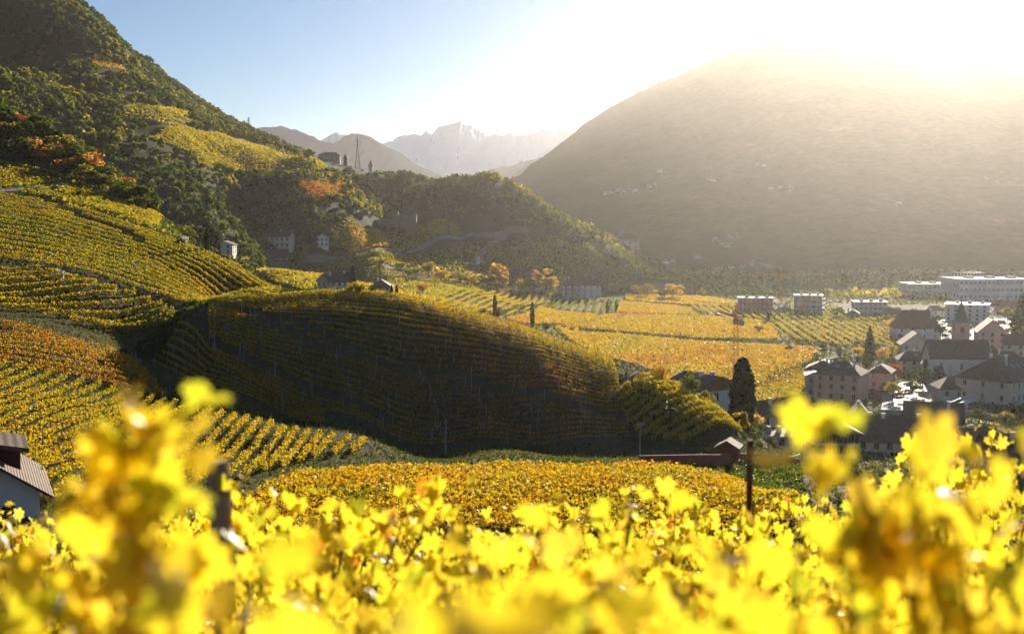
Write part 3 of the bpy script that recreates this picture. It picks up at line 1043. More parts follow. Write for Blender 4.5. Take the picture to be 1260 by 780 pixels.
# -- autumn trees behind the fields
gold = [(467, 338, 20, .42), (490, 340, 18, .5), (505, 343, 14, .40), (528, 345, 22, .5), (543, 350, 22, .62), (552, 350, 16, .5), (566, 352, 20, .45), (580, 354, 22, .62), (590, 355, 18, .5),
        (600, 356, 24, .66), (612, 356, 32, .68), (622, 356, 24, .6), (638, 357, 14, .48), (652, 357, 14, .5), (662, 357, 24, .66), (672, 357, 27, .7), (680, 359, 18, .6), (521, 364, 16, .74), (443, 362, 14, .4)]
LB_G = {0: "greenish yellow autumn tree in the hedge behind the yellow fields", 1: "golden autumn tree in the hedge behind the yellow fields", 2: "bright orange gold poplar rising from the hedge behind the fields"}
for i, (px, py, hp, tn) in enumerate(gold):
    k = 0 if tn < .52 else 1 if tn < .64 else 2
    tpx("autumn_tree", px, py, hp * 1.1, 'poplar' if hp > 22 else 'broad', round(tn, 2), LB_G[k], "autumn trees behind the yellow fields", n=420, size=0.1, wide=1.15)
for px, py, hp, tn, lb in [(797, 366, 18, .5, "hazy yellow tree clump beyond the pale gold field"), (818, 368, 14, .3, "low green tree beside the hazy yellow clump"), (828, 368, 20, .62, "feathery gold tree at the far field edge"),
                           (752, 362, 16, .45, "yellowish tree beside the white apartment house"), (765, 362, 12, .4, "low yellowish tree below the hazy villa"), (782, 364, 14, .5, "round yellow tree below the hazy villa"),
                           (672, 409, 14, .28, "round green bush at the end of the orange vineyard"), (433, 361, 15, .55, "yellow tree hugging the corner of the white farmhouse")]:
    tpx("autumn_tree", px, py, hp, 'broad', tn, lb, n=380, size=0.11, wide=1.3)
tpx("round_bush", 561, 378, 6, 'bush', 0.2, "dark little bush on the edge of the slanting yellow rows", n=150, size=0.2)

# -- shrubs at the hill's foot and around the gardens
for px, py, hp, kind, tn, lb in [
        (845, 562, 34, 'bush', .33, "big pale green shrub behind the rust red fence"), (868, 560, 26, 'bush', .36, "sunlit green shrub next to the garden shed"), (812, 560, 22, 'bush', .8, "orange red bush at the foot of the dark hill"),
        (830, 566, 16, 'bush', .6, "low golden shrub before the rust red fence"), (912, 562, 34, 'poplar', .55, "young yellow green tree between garden shed and cypress"), (935, 560, 18, 'bush', .3, "leafy green bush beside the low terrace wall"),
        (890, 540, 14, 'bush', .2, "dark shrub under the sunlit vine shoulder"), (930, 520, 26, 'broad', .25, "dull green tree hugging the tall cypress"),
        (912, 498, 14, 'broad', .35, "small green tree behind the tall cypress"), (955, 498, 10, 'conifer', .12, "tiny dark fir behind the cream cottage")]:
    tpx("garden_tree" if kind != 'bush' else "garden_bush", px, py, hp, kind, tn, lb, n=900, size=0.075, wide=1.15 if kind != 'bush' else 0.75, ymin=165)
town_trees = [(1010, 462, 24, .35, "light green tree behind the green tinted wing"), (1022, 458, 16, .3, "round tree on the field side of the salmon house"), (1055, 440, 16, .62, "orange yellow tree at the foot of the broad conifer"),
              (1085, 444, 18, .7, "orange tree between conifer and white church"), (1098, 440, 16, .55, "yellow tree between conifer and hipped roof house"), (1100, 470, 26, .9, "red topped young tree on the bright square"),
              (1098, 492, 24, .5, "yellow green street tree on the bright square"), (1135, 478, 26, .2, "dark green tree in the church garden"), (1153, 470, 22, .18, "dark rounded tree before the church wall"),
              (1188, 462, 14, .15, "bushy dark tree against the white church wall"), (1160, 420, 20, .2, "dark tree between the red roof and the church"), (1183, 424, 22, .2, "dark tree just beside the church tower"),
              (1218, 424, 20, .25, "dull tree between tower and pink gable house"), (1230, 462, 26, .38, "olive tree behind the long cream building"), (1098, 412, 22, .68, "orange tree near the red roofed villa"),
              (1090, 402, 16, .3, "green tree at the corner of the striped vineyard"), (1110, 425, 16, .2, "dark shrub tree beside the striped vineyard"), (1030, 392, 16, .3, "hazy tree before the middle apartment block"),
              (1170, 512, 10, .2, "low dark bush under the square wall"), (1215, 570, 28, .22, "dark round tree beside the yellow house"), (1205, 520, 20, .3, "dull green tree below the long cream building"),
              (1240, 540, 14, .62, "orange shrub over the reddish roof"), (1000, 520, 22, .36, "bright green tree below the green tinted wing"), (985, 505, 14, .3, "small green tree behind the white apartment house"),
              (1078, 520, 16, .35, "leafy tree under the salmon house"), (1090, 524, 10, .72, "orange creeper bush along the square wall"), (1120, 468, 14, .2, "dark shrub beside the square"),
              (1240, 395, 18, .5, "yellow tree by the white modern block"), (1228, 408, 16, .3, "green tree behind the pink gable house")]
for px, py, hp, tn, lb in town_trees:
    tpx("town_tree", px, py, hp, 'broad' if hp > 11 else 'bush', tn, lb, n=600, size=0.085, wide=1.15, ymin=200)


# -- a palm by the shed
def palm(px, py, hpx):
    p = hit(px, py, 150)
    h = hpx * p[1] / FPX
    o = empty("palm_tree", p)
    tag(o, "small fan palm standing among the golden vines", "palm")
    t = MB()
    t.path([(0, 0, -.2), (0.05, 0, h * .35), (0, 0.05, h * .75)], [.16, .13, .12], 7)
    t.build("trunk", "bark", o)
    f = MB()
    r = random.Random(4)
    for k in range(34):
        a, e = r.uniform(0, 6.28), r.uniform(-.5, 1.3)
        L = h * .33
        d = Vector((math.cos(a) * math.cos(e), math.sin(a) * math.cos(e), math.sin(e)))
        s = Vector((-math.sin(a), math.cos(a), 0))
        c = Vector((0, .05, h * .78))
        m1 = c + d * L * .6
        m2 = c + d * L + Vector((0, 0, -.25 * L))
        f.poly([c, m1 - s * L * .22, m2, m1 + s * L * .22])
    f.build("crown", "palm_leaf", o)


plain("palm_leaf", (0.05, 0.075, 0.02), 0.6)
palm(825, 522, 26)


# -- the wood on the near crest: every tree by itself
woodpoly = np.array(S((-60, 180), (-10, 192), (60, 204), (118, 236), (178, 262), (236, 298), ymin=120).__add__([P(232, 300, 338)[:2], P(160, 250, 383)[:2], P(110, 210, 403)[:2], P(70, 186, 414)[:2], P(66, 190, 400)[:2], P(20, 188, 395)[:2], P(-60, 180, 395)[:2]]))
pts = []
tries = 0
lo, hi_ = woodpoly.min(0), woodpoly.max(0)
while len(pts) < 125 and tries < 8000:
    tries += 1
    q = rng.uniform(lo, hi_)
    if in_poly(q[None], woodpoly)[0] and all((q[0] - a[0]) ** 2 + (q[1] - a[1]) ** 2 > 12 for a in pts):
        pts.append(q)
WL = {.16: "dark green tree in the wood on the near crest", .32: "olive green tree in the wood on the near crest", .48: "yellowing tree in the wood on the near crest", .8: "rust red tree in the wood on the near crest"}
for q in pts:
    tn = random.choice([.16, .16, .16, .32, .32, .32, .32, .48, .8])
    tree("broadleaf_tree", (q[0], q[1], float(gz(*q))), random.uniform(4.0, 7.5), 'broad', tn, WL[tn], "trees of the wood on the near crest", n=420, size=0.1, wide=1.35)
# shrubs in the gullies of the slopes
for px, py, hp, tn, lb in [(70, 238, 10, .15, "dark shrub beside the pale track on the slope"), (82, 243, 12, .18, "dark thicket bush below the pale track"), (95, 246, 14, .2, "large dark bush at the end of the thicket"), (112, 250, 8, .5, "yellow bush beyond the dark thicket"),
                           (132, 256, 9, .8, "red bush on the terrace edge"), (217, 388, 10, .35, "round olive bush where the ledge meets the gully"), (228, 384, 8, .2, "dark bush above the gully head"), (236, 376, 9, .3, "green bush at the head of the gully"),
                           (140, 437, 10, .15, "dark thicket bush in the gully"), (155, 436, 9, .18, "second dark bush of the gully thicket"), (64, 350, 6, .12, "dark bush next to a white box on the slope")]:
    tpx("slope_bush", px, py, hp, 'bush', tn, lb, n=320, size=0.14, wide=1.0, ymin=100)
# a bare leaning fruit tree behind the vines
fp = hit(205, 585, 60)
ft = empty("fruit_tree", fp)
tag(ft, "leaning fruit tree with thin orange leaves and bare twigs", "tree")
mb = MB()
r_ = random.Random(8)
tips = []


def branch(p, d, L, rad, lev):
    q = p + d * L
    mb.bar(p, q, rad, 5, rad * .7)
    tips.append(q)
    if lev:
        for k in range(3):
            d2 = (d + Vector((r_.uniform(-.8, .8), r_.uniform(-.8, .8), r_.uniform(-.2, .7)))).normalized()
            branch(q, d2, L * .72, rad * .62, lev - 1)


branch(Vector((0, 0, -.2)), Vector((-.1, 0, 1)).normalized(), 1.5, .11, 4)
mb.build("trunk", "bark", ft)
tp_ = np.array([list(t) for t in tips])
c = np.repeat(tp_, 7, 0) + rng.normal(0, .16, (len(tp_) * 7, 3))
c = c[c[:, 2] > 1.2]
v, f, s, tn = cards(c, 0.14 * rng.uniform(.7, 1.3, len(c)), np.clip(rng.normal(.72, .1, len(c)), 0, 1))
np_mesh("crown", v, f, s, "tree_leaves", ft, tint=tn)

# -- the woods far up the mountain (nobody could count them)
openland = [[(150, 149), (200, 160), (240, 167), (238, 140), (200, 133), (156, 130)],
            [(183, 174), (260, 202), (330, 215), (402, 224), (402, 204), (330, 178), (262, 163), (203, 159)],
            [(365, 247), (400, 246), (425, 242), (428, 232), (400, 227), (366, 227)],
            [(385, 193), (440, 200), (492, 206), (492, 221), (440, 216), (385, 212)],
            [(425, 272), (520, 268), (640, 275), (740, 300), (830, 335), (900, 480), (290, 480), (310, 340), (330, 326), (318, 308), (320, 292), (400, 288)],
            [(80, 66), (165, 84), (168, 94), (80, 78)]]


def woods(name, n, xr, yr, label, hmin, hmax, ncl, tint_mean, cs=.42):
    x = rng.uniform(*xr, n)
    y = rng.uniform(*yr, n)
    z = gz(x, y)
    px = 630 + x / y * FPX
    s_ = (z - HC) / y
    py = 390 - FPX * (s_ * math.cos(PITCH) + math.sin(PITCH)) / (math.cos(PITCH) - s_ * math.sin(PITCH))
    ok = (px > -260) & (px < 830) & (py > -60) & (z > 6)
    for pl in openland:
        ok &= ~in_poly(np.stack([px, py], -1), pl)
    # dense wood on steep damp ground, scattered trees elsewhere
    ok &= (fbm(x / 45, y / 60, 3) > 0.17)
    x, y, z = x[ok], y[ok], z[ok]
    n = len(x)
    h = rng.uniform(hmin, hmax, n) * (0.7 + 0.6 * fbm(x / 25, y / 25, 2))
    tn = tint_mean + 0.20 * (fbm(x / 50 + 5, y / 50, 3) - 0.5) * 2 + rng.normal(0, .055, n)
    c = rng.normal(size=(n, ncl, 3))
    c /= np.linalg.norm(c, axis=2)[..., None]
    c[..., 2] = np.abs(c[..., 2]) * 0.95 - 0.15
    c *= (rng.uniform(.5, 1, (n, ncl, 1)) * np.array([.46, .46, .62])) * h[:, None, None]
    c = c * (1 + 0.3 * rng.normal(size=(n, 1, 3)))
    c = c + np.stack([x, y, z + h * .35], -1)[:, None]
    t = np.clip(tn[:, None] + rng.normal(0, .05, (n, ncl)), 0, 1)
    sz = np.repeat(h * cs, ncl) * rng.uniform(.6, 1.3, n * ncl)
    v, f, s, t = cards(c.reshape(-1, 3), sz, t.ravel())
    o = np_mesh(name, v, f, s, "tree_leaves", tint=t)
    tag(o, label, "wood", None, "stuff")
    return n


woods("woodland", 2600, (-330, 20), (385, 600), "dense autumn wood in the ravine behind the near crest", 3.5, 7.5, 130, .27, .21)
woods("woodland", 20000, (-760, 260), (600, 1330), "dense autumn wood covering the steep mountain side", 3.5, 7.5, 60, .29, .30)


# -- hedges
def hedge(pts, w, h, label, tint, ymin=200, dens=9, size=.6):
    ln = resample(S(*pts, ymin=ymin), 80)
    L = np.concatenate([[0], np.cumsum(np.hypot(*np.diff(ln, axis=0).T))])
    n = int(L[-1] * dens)
    t = rng.uniform(0, L[-1], n)
    x = np.interp(t, L, ln[:, 0]) + rng.normal(0, w * .35, n)
    y = np.interp(t, L, ln[:, 1]) + rng.normal(0, w * .35, n)
    hh = h * (0.5 + fbm(t / 5, t * 0 + h, 3)) * rng.beta(1.6, 1, n)
    c = np.stack([x, y, gz(x, y) + hh], -1)
    tn = np.clip(tint + .12 * (fbm(t / 6, t * 0 + 3, 2) - .5) * 2 + rng.normal(0, .05, n), 0, 1)
    v, f, s, tn = cards(c, size * rng.uniform(.6, 1.3, n), tn)
    o = empty("hedge", (0, 0, 0))
    tag(o, label, "hedge", "hedges between the fields")
    np_mesh("foliage", v, f, s, "tree_leaves", o, tint=tn)


hedge([(690, 402), (740, 408), (800, 415), (860, 420), (940, 424), (1010, 426)], 3.5, 2.2, "long dark hedge crossing the golden valley vineyards", .16)
hedge([(1010, 427), (1050, 430), (1092, 430)], 3, 2, "short dark hedge below the striped yellow vineyard", .2)
hedge([(800, 371), (850, 374), (905, 378), (940, 380)], 3, 2.6, "thin dark hedge along the far pale field", .2)
hedge([(845, 377), (866, 391)], 3, 2.2, "dark hedge slanting beside the green striped vineyard", .16)
hedge([(590, 386), (640, 382), (688, 371), (700, 370)], 2.5, 2.6, "dark hedge edging the slanting yellow rows", .15)
hedge([(445, 344), (470, 348), (500, 350), (530, 352), (560, 354)], 4, 3.5, "olive hedge between the yellow field and the road", .3)
hedge([(560, 356), (600, 358), (640, 359), (690, 362)], 5, 3.5, "bushy undergrowth below the golden trees", .4)
hedge([(930, 480), (960, 470), (990, 456), (1012, 448)], 5, 4, "dark bushes between valley vineyard and salmon house", .2)
hedge([(415, 330), (450, 336), (500, 338)], 6, 4, "dull hedge under the winding road", .25)
hedge([(690, 370), (720, 372), (756, 370)], 3, 2.2, "clipped hedge under the white apartment house", .15)

# ====================================================================== BUILDINGS
PAV = [[(1084, 506), (1186, 506), (1150, 470), (1110, 470), (1086, 482)], [(1130, 425), (1250, 425), (1250, 392), (1160, 392)]]
plain("render_white", (0.80, 0.78, 0.73), 0.85, 0.08, 0.5)
plain("render_cream", (0.74, 0.64, 0.48), 0.85, 0.10, 0.4)
plain("render_yellow", (0.74, 0.62, 0.36), 0.85, 0.10, 0.4)
plain("render_pink", (0.78, 0.48, 0.33), 0.85, 0.08, 0.4)
plain("render_rose", (0.70, 0.46, 0.38), 0.85, 0.08, 0.4)
plain("render_green", (0.36, 0.40, 0.30), 0.85, 0.12, 0.4)
plain("render_grey", (0.56, 0.53, 0.47), 0.9, 0.15, 0.5)
plain("stone_wall", (0.30, 0.26, 0.20), 0.95, 0.35, 1.2, bump=0.4, bscale=4)
plain("pale_trim", (0.62, 0.64, 0.62), 0.7, 0.06)
plain("dark_wood", (0.09, 0.05, 0.03), 0.7, 0.3, 2.0)
plain("orange_wood", (0.34, 0.14, 0.05), 0.6, 0.25, 1.0)
plain("red_wood", (0.30, 0.085, 0.045), 0.75, 0.3, 1.0)
plain("green_copper", (0.16, 0.24, 0.16), 0.6, 0.2, 0.6)
plain("zinc", (0.30, 0.31, 0.32), 0.55, 0.1, 0.4, metallic=0.7)
plain("concrete", (0.40, 0.38, 0.34), 0.9, 0.18, 0.4)
plain("asphalt", (0.07, 0.068, 0.065), 0.85, 0.25, 0.3, spec=0.3)
plain("shade_toned_concrete", (0.20, 0.18, 0.15), 0.95, 0.3, 0.2)  # gallery concrete, its shade put into a darker base colour
plain("paving", (0.26, 0.24, 0.21), 0.75, 0.3, 0.3, spec=0.2)
plain("crane_orange", (0.55, 0.20, 0.03), 0.5, 0.1)
plain("steel_grey", (0.20, 0.21, 0.22), 0.5, 0.1, metallic=0.4)
plain("rusty_iron", (0.10, 0.045, 0.03), 0.85, 0.4, 6.0)
plain("red_shutter", (0.24, 0.07, 0.05), 0.6, 0.1)
plain("track_gravel", (0.22, 0.19, 0.14), 0.95, 0.25, 0.6)
plain("white_metal", (0.75, 0.75, 0.73), 0.4, 0.05)


def roof_mat(name, c, rough=0.75):
    m, nt, b = new_mat(name)
    n = noise_node(nt, 0.9, 5, 0.7)
    r = ramp(nt, n.outputs[0], [(0.3, [x * 0.6 for x in c]), (0.55, c), (0.75, [min(1, x * 1.5) for x in c])])
    tc = nt.nodes.new("ShaderNodeTexCoord")
    w = nt.nodes.new("ShaderNodeTexWave")
    w.wave_type = 'BANDS'
    w.bands_direction = 'Z'
    w.inputs['Scale'].default_value = 2.6
    w.inputs['Distortion'].default_value = 0.6
    nt.links.new(tc.outputs['Object'], w.inputs['Vector'])
    bp = nt.nodes.new("ShaderNodeBump")
    bp.inputs['Strength'].default_value = 0.5
    bp.inputs['Distance'].default_value = 0.06
    nt.links.new(w.outputs['Fac'], bp.inputs['Height'])
    nt.links.new(bp.outputs[0], b.inputs['Normal'])
    nt.links.new(r.outputs[0], b.inputs['Base Color'])
    b.inputs['Roughness'].default_value = rough
    b.inputs['Specular IOR Level'].default_value = 0.3
    MATS[name] = m


roof_mat("roof_brown", (0.16, 0.105, 0.07))
roof_mat("roof_dark", (0.11, 0.085, 0.065))
roof_mat("roof_red", (0.22, 0.10, 0.06))
roof_mat("roof_grey", (0.13, 0.12, 0.105))

m, nt, b = new_mat("window_glass")
b.inputs['Base Color'].default_value = (0.03, 0.035, 0.04, 1)
b.inputs['Roughness'].default_value = 0.08
b.inputs['Specular IOR Level'].default_value = 0.6
MATS["glass"] = m
m, nt, b = new_mat("skylight_glass")
b.inputs['Base Color'].default_value = (0.25, 0.28, 0.30, 1)
b.inputs['Roughness'].default_value = 0.22
b.inputs['Specular IOR Level'].default_value = 0.8
MATS["skylight"] = m

WIN_CACHE = {}


def window_mesh(w, h, fm):
    key = (round(w, 2), round(h, 2), fm)
    if key in WIN_CACHE:
        return WIN_CACHE[key]
    mb = MB()
    t = 0.08
    a, c = w / 2, h / 2
    for x0, x1, z0, z1 in ((-a, -a + t, -c, c), (a - t, a, -c, c), (-a + t, a - t, c - t, c), (-a + t, a - t, -c, -c + t), (-t * .4, t * .4, -c + t, c - t)):
        mb.box(x0, x1, 0.0, 0.07, z0, z1, 0)
    mb.poly([(-a + t, .045, -c + t), (a - t, .045, -c + t), (a - t, .045, c - t), (-a + t, .045, c - t)], 1)
    mb.box(-a - .08, a + .08, -.24, 0.0, -c - .1, -c, 2)
    o = mb.build("window", [fm, "glass", "pale_trim"])
    WIN_CACHE[key] = o.data
    bpy.data.objects.remove(o)
    return WIN_CACHE[key]


def facade(mb, p0, u, nrm, W_, H_, wins, depth=0.16, mi=0):
    """a wall of width W_ and height H_ from corner p0 along u, with openings cut for the windows (centre x, z, w, h)"""
    xs = sorted(set([0, W_] + [round(v, 3) for (cx, cz, w, h) in wins for v in (cx - w / 2, cx + w / 2)]))
    zs = sorted(set([0, H_] + [round(v, 3) for (cx, cz, w, h) in wins for v in (cz - h / 2, cz + h / 2)]))
    p0 = Vector(p0)
    u = Vector(u)
    nrm = Vector(nrm)

    def pt(x, z, d=0.0):
        return p0 + u * x + Vector((0, 0, z)) - nrm * d

    for i in range(len(xs) - 1):
        for j in range(len(zs) - 1):
            mx_, mz = (xs[i] + xs[i + 1]) / 2, (zs[j] + zs[j + 1]) / 2
            if any(abs(mx_ - cx) < w / 2 and abs(mz - cz) < h / 2 for cx, cz, w, h in wins):
                continue
            mb.poly([pt(xs[i], zs[j]), pt(xs[i + 1], zs[j]), pt(xs[i + 1], zs[j + 1]), pt(xs[i], zs[j + 1])], mi)
    for cx, cz, w, h in wins:
        c4 = [(cx - w / 2, cz - h / 2), (cx + w / 2, cz - h / 2), (cx + w / 2, cz + h / 2), (cx - w / 2, cz + h / 2)]
        for k in range(4):
            a, c = c4[k], c4[(k + 1) % 4]
            mb.poly([pt(*a), pt(*c), pt(*c, depth), pt(*a, depth)], mi)


def grid_wins(W_, H_, cols, rows, w=1.0, h=1.4, base=0.9, floor=None):
    if cols * rows == 0:
        return []
    fl = floor or H_ / rows
    w = min(w, W_ / cols * 0.62)
    h = min(h, fl * 0.68)
    out = []
    for r in range(rows):
        for c in range(cols):
            out.append(((c + 0.5) * W_ / cols, min(r * fl + base * fl / 2.8 + h / 2, H_ - h / 2 - .25), w, h))
    return out


def house(name, label, cat, loc, w, d, h, rot=0.0, roof=('gable', 'x', 3.0), wall="render_white", roofm="roof_brown", front=(3, 2), side=(2, 2), over=0.6, win=(1.25, 1.9),
          frame="pale_trim", chim=1, sky=0, group=None, shutters=False, balcony=(), plinth=2.5, gablem=None, trim=None):
    """a building: walls with window openings, roof, chimneys; front faces -y before it is turned"""
    o = empty(name, (loc[0], loc[1], loc[2]), R(rot))
    tag(o, label, cat, group)
    mb = MB()
    hw, hd = w / 2, d / 2
    faces = [((-hw, -hd, 0), (1, 0, 0), (0, -1, 0), w, front), ((hw, -hd, 0), (0, 1, 0), (1, 0, 0), d, side), ((hw, hd, 0), (-1, 0, 0), (0, 1, 0), w, front), ((-hw, hd, 0), (0, -1, 0), (-1, 0, 0), d, side)]
    wm = window_mesh
    made = []
    for fi, (p0, u, nr, L, (cols, rows)) in enumerate(faces):
        wins = grid_wins(L, h, cols, rows, *win)
        facade(mb, p0, u, nr, L, h, wins)
        if fi == 2:
            wins_to_fill = wins
        for cx, cz, ww, hh in wins:
            me = wm(ww, hh, frame)
            wo = bpy.data.objects.new("window", me)
            wo.parent = o
            p = Vector(p0) + Vector(u) * cx + Vector((0, 0, cz)) - Vector(nr) * 0.12
            wo.location = p
            wo.rotation_euler = (0, 0, math.atan2(u[1], u[0]))
            COL.objects.link(wo)
            if shutters and fi in (0, 3):
                for sx in (-1, 1):
                    sm = MB()
                    sm.box(sx * (ww / 2 + ww * .27) - ww * .24, sx * (ww / 2 + ww * .27) + ww * .24, -.17, -.125, -hh / 2, hh / 2)
                    sm.build("shutter", shutters, wo)
    # plinth below ground line so that walls stand in sloping ground
    for (x0, x1, y0, y1) in ((-hw, hw, -hd, hd),):
        mb.box(x0, x1, y0, y1, -plinth, -0.003)
    kind = roof[0]
    rb = MB()
    th = 0.22
    if kind == 'gable':
        ax, rise = roof[1], roof[2]
        if ax == 'x':
            mb.poly([(hw, -hd, h), (hw, hd, h), (hw, 0, h + rise)], 1)
            mb.poly([(-hw, hd, h), (-hw, -hd, h), (-hw, 0, h + rise)], 1)
            sl = rise / hd
            for s in (-1, 1):
                lo = [(-hw - over, s * (hd + over), h - over * sl), (hw + over, s * (hd + over), h - over * sl), (hw + over, 0, h + rise), (-hw - over, 0, h + rise)]
                if s > 0:
                    lo = [lo[1], lo[0], lo[3], lo[2]]
                rb.hexa([(x, y, z + .012) for x, y, z in lo], [(x, y, z + th) for x, y, z in lo])
        else:
            mb.poly([(-hw, -hd, h), (hw, -hd, h), (0, -hd, h + rise)], 1)
            mb.poly([(hw, hd, h), (-hw, hd, h), (0, hd, h + rise)], 1)
            sl = rise / hw
            for s in (-1, 1):
                lo = [(s * (hw + over), -hd - over, h - over * sl), (s * (hw + over), hd + over, h - over * sl), (0, hd + over, h + rise), (0, -hd - over, h + rise)]
                if s < 0:
                    lo = [lo[1], lo[0], lo[3], lo[2]]
                rb.hexa([(x, y, z + .012) for x, y, z in lo], [(x, y, z + th) for x, y, z in lo])
        top = h + rise
    elif kind == 'hip':
        rise, rl = roof[1], roof[2]
        a, c = hw + over, hd + over
        sl = rise / min(hw, hd)
        ze = h - over * sl * 0.6
        lo = [(-a, -c, ze), (a, -c, ze), (a, c, ze), (-a, c, ze)]
        up = [(x, y, z + th) for x, y, z in lo]
        rb.poly(lo[::-1])
        for k in range(4):
            rb.poly([lo[k], lo[(k + 1) % 4], up[(k + 1) % 4], up[k]])
        if w >= d:
            r0, r1 = (-rl / 2, 0, h + rise), (rl / 2, 0, h + rise)
            rb.poly([up[0], up[1], r1, r0])
            rb.poly([up[2], up[3], r0, r1])
            rb.poly([up[1], up[2], r1])
            rb.poly([up[3], up[0], r0])
        else:
            r0, r1 = (0, -rl / 2, h + rise), (0, rl / 2, h + rise)
            rb.poly([up[1], up[2], r1, r0])
            rb.poly([up[3], up[0], r0, r1])
            rb.poly([up[0], up[1], r0])
            rb.poly([up[2], up[3], r1])
        top = h + rise
    else:
        rb.box(-hw - over, hw + over, -hd - over, hd + over, h + .004, h + .3)
        for k in range(3):
            x = -hw + (k + .7) * w / 3.4
            rb.box(x, x + w * .1, -d * .1, d * .12, h + .3, h + 1.5, 1)
        top = h + .3
    wo_ = mb.build("wall", [wall, gablem or wall], o)
    ro = rb.build("roof", [roofm, "concrete"], o)
    rr = random.Random(int(abs(loc[0]) * 10 + abs(loc[1])))
    for k in range(chim):
        cb = MB()
        cx = rr.uniform(-.35, .35) * w
        cyy = rr.uniform(-.22, .1) * d
        zb = h + 0.2
        cb.box(cx - .35, cx + .35, cyy - .35, cyy + .35, zb, top + 0.7)
        cb.box(cx - .45, cx + .45, cyy - .45, cyy + .45, top + 0.7, top + .85)
        cb.build("chimney", "render_white", ro)
    if sky and kind in ('gable', 'hip'):
        ax_x = (kind == 'hip') or roof[1] == 'x'
        rise = roof[2] if kind == 'gable' else roof[1]
        for k in range(sky):
            if not ax_x:
                continue
            x = -w * .22 + (k + .5) * w * .5 / sky
            f0, f1 = .45, .62
            y0, y1 = -hd * (1 - f0), -hd * (1 - f1)
            z0, z1 = h + rise * f0 + th + .05, h + rise * f1 + th + .05
            sb = MB()
            lo = [(x, y0, z0), (x + 1.3, y0, z0), (x + 1.3, y1, z1), (x, y1, z1)]
            sb.hexa(lo, [(a_, b_, c_ + .12) for a_, b_, c_ in lo])
            sb.build("skylight", "skylight", ro)
    for (z, x0, x1) in balcony:
        bb = MB()
        bb.box(x0, x1, -hd - 1.3, -hd + .01, z, z + .16, 0)
        bb.box(x0, x1, -hd - 1.3, -hd - 1.24, z + .16, z + .28, 0)
        bb.box(x0, x1, -hd - 1.3, -hd - 1.22, z + .95, z + 1.05, 0)
        nb = int((x1 - x0) / .22)
        for i in range(nb):
            x = x0 + (i + .5) * (x1 - x0) / nb
            bb.box(x - .06, x + .06, -hd - 1.285, -hd - 1.245, z + .28, z + .95, 0)
        bb.build("balcony", "dark_wood", o)
    return o


def hpx(name, label, px, py, wpx, hp, d, cat="house", Y=None, ymin=150, rise=None, roof='gable', ax='x', rl=None, zoff=0.0, **k):
    """house() with its size read off the photo at the depth where its foot stands"""
    if Y is None:
        p = hit(px, py, ymin)
    else:
        q = P(px, py, Y)
        p = np.array([q[0], q[1], float(gz(q[0], q[1]))])
    s = p[1] / FPX
    w = wpx * s
    rise_m = (rise if rise is not None else 10) * s
    rf = ('gable', ax, rise_m) if roof == 'gable' else ('hip', rise_m, (rl if rl is not None else .35) * max(w, d) ) if roof == 'hip' else ('flat',)
    loc = (p[0], p[1] + d / 2, p[2] + zoff)
    return house(name, label, cat, loc, w, d, hp * s, roof=rf, **k)


# ---- the village below to the right
hpx("house", "salmon pink town house with pale corner strips and hipped roof", 1042, 495, 56, 34, 14, roof='hip', rise=15, rl=.3, rot=-28, wall="render_pink", roofm="roof_brown", front=(4, 3), side=(3, 3), chim=2, sky=2, over=.5, ymin=250)
hpx("house", "green tinted low wing standing against the salmon pink house", 1005, 493, 20, 28, 9, rise=4, roof='hip', rl=.4, rot=-10, wall="render_green", roofm="zinc", front=(2, 2), side=(1, 2), chim=0, Y=412)
hpx("house", "pink back house with dark hipped roof behind the salmon pink one", 1020, 480, 40, 26, 14, rise=10, roof='hip', rl=.4, rot=-20, wall="render_rose", roofm="roof_dark", front=(3, 2), side=(2, 2), chim=2, sky=2, Y=432)
hpx("house", "small rose house with pale roof edge beside the salmon pink one", 1090, 478, 26, 22, 11, rise=9, roof='hip', rl=.4, rot=-25, wall="render_rose", roofm="roof_brown", front=(2, 2), side=(2, 2), chim=1, Y=432)
hpx("apartment_house", "white apartment house with red shutters and balcony behind the yellow leaves", 1026, 577, 56, 48, 13, rise=14, roof='hip', rl=.5, wall="render_white", roofm="roof_brown", front=(4, 3), side=(3, 3), shutters="red_shutter", chim=1, Y=188, over=.9)
hpx("cottage", "cream cottage with dark grey roof just past the tall cypress", 948, 530, 30, 20, 8, rise=14, roof='gable', ax='x', rot=8, wall="render_cream", roofm="roof_dark", front=(2, 1), side=(1, 1), chim=1, ymin=180)
hpx("low_house", "low white house with flat terrace below the cream cottage", 962, 552, 44, 14, 9, rise=8, roof='flat', wall="render_cream", roofm="concrete", front=(3, 1), side=(2, 1), chim=0, ymin=170)
hpx("barn", "farm barn with broad grey roof and orange wooden gable", 872, 502, 54, 20, 16, rise=18, roof='gable', ax='x', rot=-58, wall="render_white", roofm="roof_grey", gablem="orange_wood", front=(3, 1), side=(3, 1), chim=2, sky=1, over=1.5, Y=242)
hpx("long_house", "long brown roofed house with pale walls below the bright square", 1112, 560, 96, 18, 13, rise=24, roof='gable', ax='x', rot=-14, wall="render_cream", roofm="roof_brown", front=(6, 1), side=(2, 1), chim=3, ymin=180, over=.8)
hpx("long_house", "second brown roofed house set behind the long one with two chimneys", 1158, 545, 66, 18, 13, rise=20, roof='gable', ax='x', rot=-18, wall="render_cream", roofm="roof_dark", front=(4, 1), side=(2, 1), chim=2, Y=318, over=.8)
hpx("cottage", "narrow grey gabled house between salmon house and long brown roof", 1064, 532, 24, 16, 10, rise=15, roof='gable', ax='y', rot=-12, wall="render_grey", roofm="roof_dark", front=(1, 1), side=(2, 1), chim=1, Y=330)
